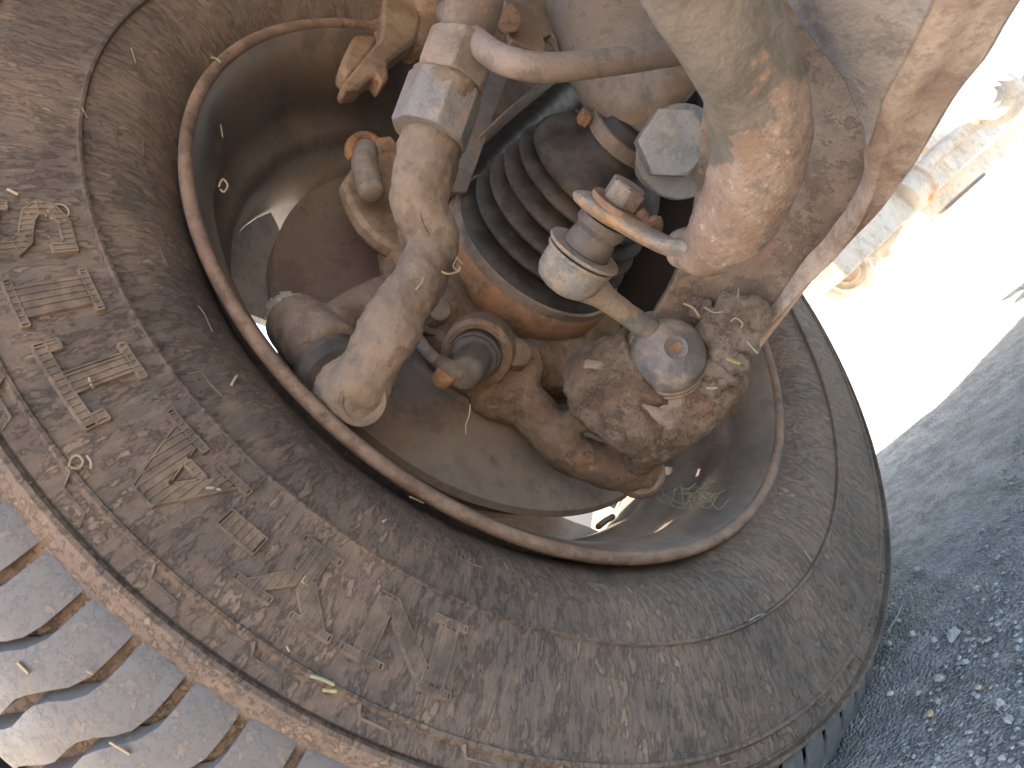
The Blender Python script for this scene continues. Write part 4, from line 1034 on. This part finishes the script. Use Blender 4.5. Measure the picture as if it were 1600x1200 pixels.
# on the metal parts
def P3(px, py, d): return dep(px, py, d)
straw([at(648, 424, 0.0600), at(660, 432, 0.0570), at(660, 440, 0.0560), at(650, 452, 0.0530)], 0.0005, STRAW_PALE, 'bent white fibre on the waist of the tie rod')
straw([at(712, 388, 0.05), at(714, 402, 0.05), at(708, 416, 0.048), at(716, 424, 0.048)], 0.0006, STRAW_PALE, 'dry twig tucked between tie rod and joint cup')
straw([at(712, 400, 0.05), at(722, 412, 0.05)], 0.0004, STRAW_PALE, 'side shoot of the dry twig behind the tie rod')
straw([at(686, 422, 0.048), at(700, 428, 0.048), at(716, 424, 0.048), at(718, 418, 0.05)], 0.0010, STRAW, 'yellow stalk curled behind the tie rod')
straw([at(735, 632, 0.004), at(733, 650, 0.002), at(728, 664, 0.0), at(728, 678, 0.0)], 0.0006, STRAW, 'thin straw hanging below the speed sensor')
straw([dep(1166, 532, 0.382), dep(1174, 542, 0.380), dep(1184, 552, 0.378)], 0.0010, STRAW_PALE, 'white straw on the edge of the control arm')
straw([dep(1154, 450, 0.372), dep(1153, 464, 0.372)], 0.0006, STRAW_PALE, 'upright pale straw in the mud of the control arm')
straw([dep(1068, 474, 0.378), dep(1084, 482, 0.377), dep(1092, 494, 0.376)], 0.0012, STRAW, 'brown twig lying on the mud behind the ball cap')
straw([dep(1100, 480, 0.374), dep(1115, 488, 0.373), dep(1130, 487, 0.373)], 0.0008, STRAW_PALE, 'pale straw across the mud clods')
straw([dep(1142, 502, 0.371), dep(1150, 497, 0.370), dep(1160, 505, 0.370), dep(1158, 512, 0.370)], 0.0009, STRAW_PALE, 'curved husk among the mud clods')
straw([dep(1120, 606, 0.382), dep(1112, 607, 0.382), dep(1104, 606, 0.383)], 0.0012, STRAW_PALE, 'pale bark chip beside the ball cap')
straw([dep(1136, 560, 0.376), dep(1146, 565, 0.375), dep(1156, 568, 0.374)], 0.0022, MOSS, 'yellow leaf scrap on the control arm edge', name='leaf_scrap', flat=0.5, cat='leaf')
straw([dep(1002, 620, 0.385), dep(1010, 628, 0.384), dep(1020, 626, 0.384)], 0.0009, STRAW_GREEN, 'greenish wisp on the ball joint flange')
straw([at(345, 195, -0.012), at(348, 214, -0.012)], 0.0007, STRAW_PALE, 'white straw stuck upright inside the rim barrel')
straw([at(342, 292, -0.008), at(348, 280, -0.008), at(356, 290, -0.008), at(350, 300, -0.008), at(344, 296, -0.008)], 0.0011, STRAW, 'dry burr stuck inside the rim barrel', name='burr', cat='burr')
# leaf bits on the tread
def on_tread(px, py):
    best = None
    for i in range(60):
        y = -0.016 - i * 0.001
        q = at(px, py, y); r = math.hypot(q.x, q.z - HUB_Z)
        e = abs(r - shoulder(y))
        if best is None or e < best[0]: best = (e, at(px, py, y + 0.001))
    return best[1]
for a, b, lab in (((28, 1036), (44, 1052), 'orange leaf stalk lying on a tread block'), ((172, 1160), (202, 1178), 'long tan leaf stalk lying on a tread block'), ((138, 1048), (146, 1052), 'small yellow chip on the tread')):
    straw([on_tread(*a), on_tread((a[0] + b[0]) / 2, (a[1] + b[1]) / 2), on_tread(*b)], 0.0016, STRAW, lab, flat=0.5)

GRASS_DRY = plain('dry_grass', (0.17, 0.145, 0.09), 0.8, 0, 0.2, 400)
# tuft of dry grass lying in the rim barrel
rg = random.Random(5)
tg = []
for i in range(34):
    x0 = 1022 + rg.random() * 60; y0 = 765 + rg.random() * 14
    dx = 15 + rg.random() * 45; y3 = y0 + rg.uniform(-8, 16)
    dd = 0.44 + rg.random() * 0.015
    tg.append(tube([dep(x0, y0, dd), dep(x0 + dx * .35, y0 + rg.uniform(-10, 14), dd - 0.006), dep(x0 + dx * .7, y3 + rg.uniform(-6, 12), dd - 0.006), dep(x0 + dx, y3 - 4, dd)], 0.00016 + 0.00016 * rg.random(), 6, 4))
put('grass_tuft', join(*tg), GRASS_DRY, label='tangled tuft of dry grass lying in the rim barrel', cat='grass tuft')
# balance weight on the rim
wt = tube([at(936, 822, -0.105), at(946, 814, -0.108), at(956, 808, -0.111)], 0.0034, 12, 3, flat=0.7)
put('balance_weight', wt, KNUCKLE_DIM, rim)

# ------------------------------------------------------------------ stones on the asphalt
def ground_pt(px, py, z=0.0):
    d = CAM_F + CAM_R * ((px - 800) / F_PX) + CAM_D * ((py - 600) / F_PX)
    return CAM_P + d * ((z - CAM_P.z) / d.z)
ICO_V, ICO_F = [], []
bmi = bmesh.new(); bmesh.ops.create_icosphere(bmi, subdivisions=1, radius=1.0)
ICO_V = [v.co.copy() for v in bmi.verts]; ICO_F = [tuple(v.index for v in f.verts) for f in bmi.faces]; bmi.free()
def stone(c, r, seed, flat=0.45, sub=False):
    rg = random.Random(seed)
    off = Vector((rg.random() * 9, rg.random() * 9, rg.random() * 9))
    e = (rg.uniform(0.75, 1.25), rg.uniform(0.75, 1.25))
    a = rg.random() * 6.28; ca, sa_ = math.cos(a), math.sin(a)
    V = []
    for v in ICO_V:
        k = 1 + 0.5 * noise.noise(v * 1.3 + off)
        x, y, z = v.x * e[0] * k * r, v.y * e[1] * k * r, v.z * flat * k * r
        V.append(Vector((c[0] + x * ca - y * sa_, c[1] + x * sa_ + y * ca, c[2] + z)))
    return V, ICO_F
def stone_mat(name, col, col2):
    k = NT(name); n1 = k.noise(260, 3, 0.6); n2 = k.noise(900, 4, 0.6)
    return k.done(k.mix(k.ramp(n1, 0.35, 0.65), col, col2), 0.75, k.bump(n2, 0.5, 0.0006))
AGG = stone_mat('aggregate', (0.10, 0.096, 0.09), (0.42, 0.40, 0.37))
AGG_PALE = stone_mat('pale_aggregate', (0.28, 0.27, 0.25), (0.38, 0.36, 0.33))
PEB = stone_mat('pale_pebble', (0.27, 0.25, 0.225), (0.40, 0.375, 0.335))
PEB_TAN = stone_mat('tan_pebble', (0.42, 0.27, 0.16), (0.5, 0.36, 0.24))
rg = random.Random(11)
agg, pale = [], []
while len(agg) < 14000:
    u = rg.random()
    x = 0.28 - 1.5 * u ** 1.7; y = rg.uniform(-0.02, 0.34) + 0.10 * u
    if abs(x) < 0.10 and y < 0.015: continue
    r = 0.0006 + 0.0019 * rg.random() ** 3.0
    agg.append(stone((x, y, r * 0.12), r, len(agg)))
    if len(agg) % 20 == 0:
        x2 = x + rg.uniform(-.01, .01); y2 = y + rg.uniform(-.01, .01)
        if not (abs(x2) < 0.10 and y2 < 0.015):
            pale.append(stone((x2, y2, 0.0004), 0.0007 + 0.0012 * rg.random(), len(agg) + 50000))
put('loose_aggregate', join(*agg), AGG, kind='stuff', label='coarse grey stone aggregate standing out of the asphalt', cat='gravel', smooth=False)
put('pale_grit', join(*pale), AGG_PALE, kind='stuff', label='pale grit grains scattered over the asphalt', cat='grit', smooth=False)
peb = [(1432, 893, 6, 'broad pale pebble wedged close to the tyre bulge'), (1427, 993, 6, 'angular white pebble with a chipped side'), (1492, 995, 10, 'largest pale pebble, lying on open asphalt'), (1460, 1003, 6, 'grey white pebble beside the largest pale pebble'),
       (1509, 1036, 5, 'small rounded white pebble on open asphalt'), (1403, 972, 4, 'little pale pebble by the thin stick'), (1390, 1007, 5, 'dull grey pebble in the shade of the tyre'), (1393, 1085, 5, 'pale pebble flat against the asphalt'),
       (1436, 1084, 4, 'tiny white pebble near a flat pale one'), (1565, 1100, 7, 'bright white pebble with a twin beside it'), (1578, 1126, 7, 'bright white pebble, the larger of two twins'), (1379, 1046, 4, 'small pebble beside the bent straw'), (1469, 1062, 7, 'rough greyish pebble with dark pits')]
for i, (px, py, rp, lab) in enumerate(peb):
    c = ground_pt(px, py); D = (c - CAM_P).length
    r = rp * D / 1100
    put('pebble', stone((c.x, c.y, r * 0.35), r, 900 + i, 0.7), PEB, label=lab, cat='pebble', group='pale pebbles on the asphalt', smooth=False)
for i, (px, py, rp, lab) in enumerate(((1526, 920, 5, 'small orange tan pebble on the asphalt'), (1455, 1118, 7, 'brownish pebble sunk into the asphalt'), (1530, 1076, 5, 'pinkish pebble near the white ones'))):
    c = ground_pt(px, py); r = rp * (c - CAM_P).length / 1100
    put('pebble', stone((c.x, c.y, r * 0.35), r, 700 + i, 0.7), PEB_TAN, label=lab, cat='pebble', subsurf=1)
G_ = lambda x, y, z=0.0025: ground_pt(x, y, z)
straw([G_(1410, 945), G_(1400, 966), G_(1386, 988)], 0.0008, STRAW_PALE, 'thin straight stick on the asphalt next to the tyre', name='stick', cat='stick')
straw([G_(1371, 1040), G_(1356, 1052), G_(1347, 1064), G_(1342, 1074)], 0.0008, STRAW, 'bent straw on the asphalt against the tyre')
straw([G_(1315, 1136), G_(1303, 1144), G_(1296, 1150)], 0.0008, STRAW_PALE, 'short straw at the foot of the tyre')

# ------------------------------------------------------------------ the vehicle body that shades the wheel arch
def slab(x0, x1, y0, y1, z0, z1):
    return box(((x0 + x1) / 2, (y0 + y1) / 2, (z0 + z1) / 2), x1 - x0, y1 - y0, z1 - z0)
body = thing('vehicle_body', (-0.8, 0.5, 0.45), 'pale vehicle body with black underside standing over the wheel', 'vehicle body')
put('floor_pan', slab(-1.7, 0.30, -0.34, 1.30, 0.80, 0.84), UNDER, body, bevel=0.01)
put('fender', slab(-0.46, 0.95, -0.42, -0.355, 0.722, 1.05), PAINT, body, bevel=0.01)  # run on past the front panel to keep the sun off
put('fender', slab(0.40, 0.95, -0.42, -0.355, 0.46, 0.72), PAINT, body, bevel=0.01)
put('sill', prism([Vector((-0.50, -0.42, 0.30)), Vector((-0.40, -0.42, 0.15)), Vector((-0.12, -0.42, 0.13)), Vector((-0.12, -0.42, 0.72)), Vector((-0.46, -0.42, 0.72)), Vector((-0.46, -0.42, 1.05)), Vector((-0.86, -0.42, 1.05)), Vector((-0.86, -0.42, 0.44))], 0.065, (0, 1, 0)), PAINT, body, bevel=0.01)  # front end carried low past the wheel, shaped to block stray sun
put('side_panel', slab(-1.7, -0.86, -0.42, -0.355, 0.84, 1.05), PAINT, body, bevel=0.02)
put('front_panel', slab(0.30, 0.36, -0.352, 1.36, 0.74, 1.04), PAINT, body, bevel=0.03)
put('sill', slab(-1.7, 0.29, 1.30, 1.36, 0.70, 1.05), PAINT, body, bevel=0.02)
put('hood', slab(-1.7, 0.34, -0.352, 1.34, 1.05, 1.10), PAINT, body, bevel=0.02)
put('wheel_arch_liner', lathe([(0.43, -0.34), (0.43, -0.02), (0.47, -0.02), (0.47, -0.34)], (0, 0, HUB_Z), (0, 1, 0), 48, hint=Vector((-1, 0, 0)), closed=True, a0=0.10 * math.pi, a1=0.90 * math.pi), DARK, body)
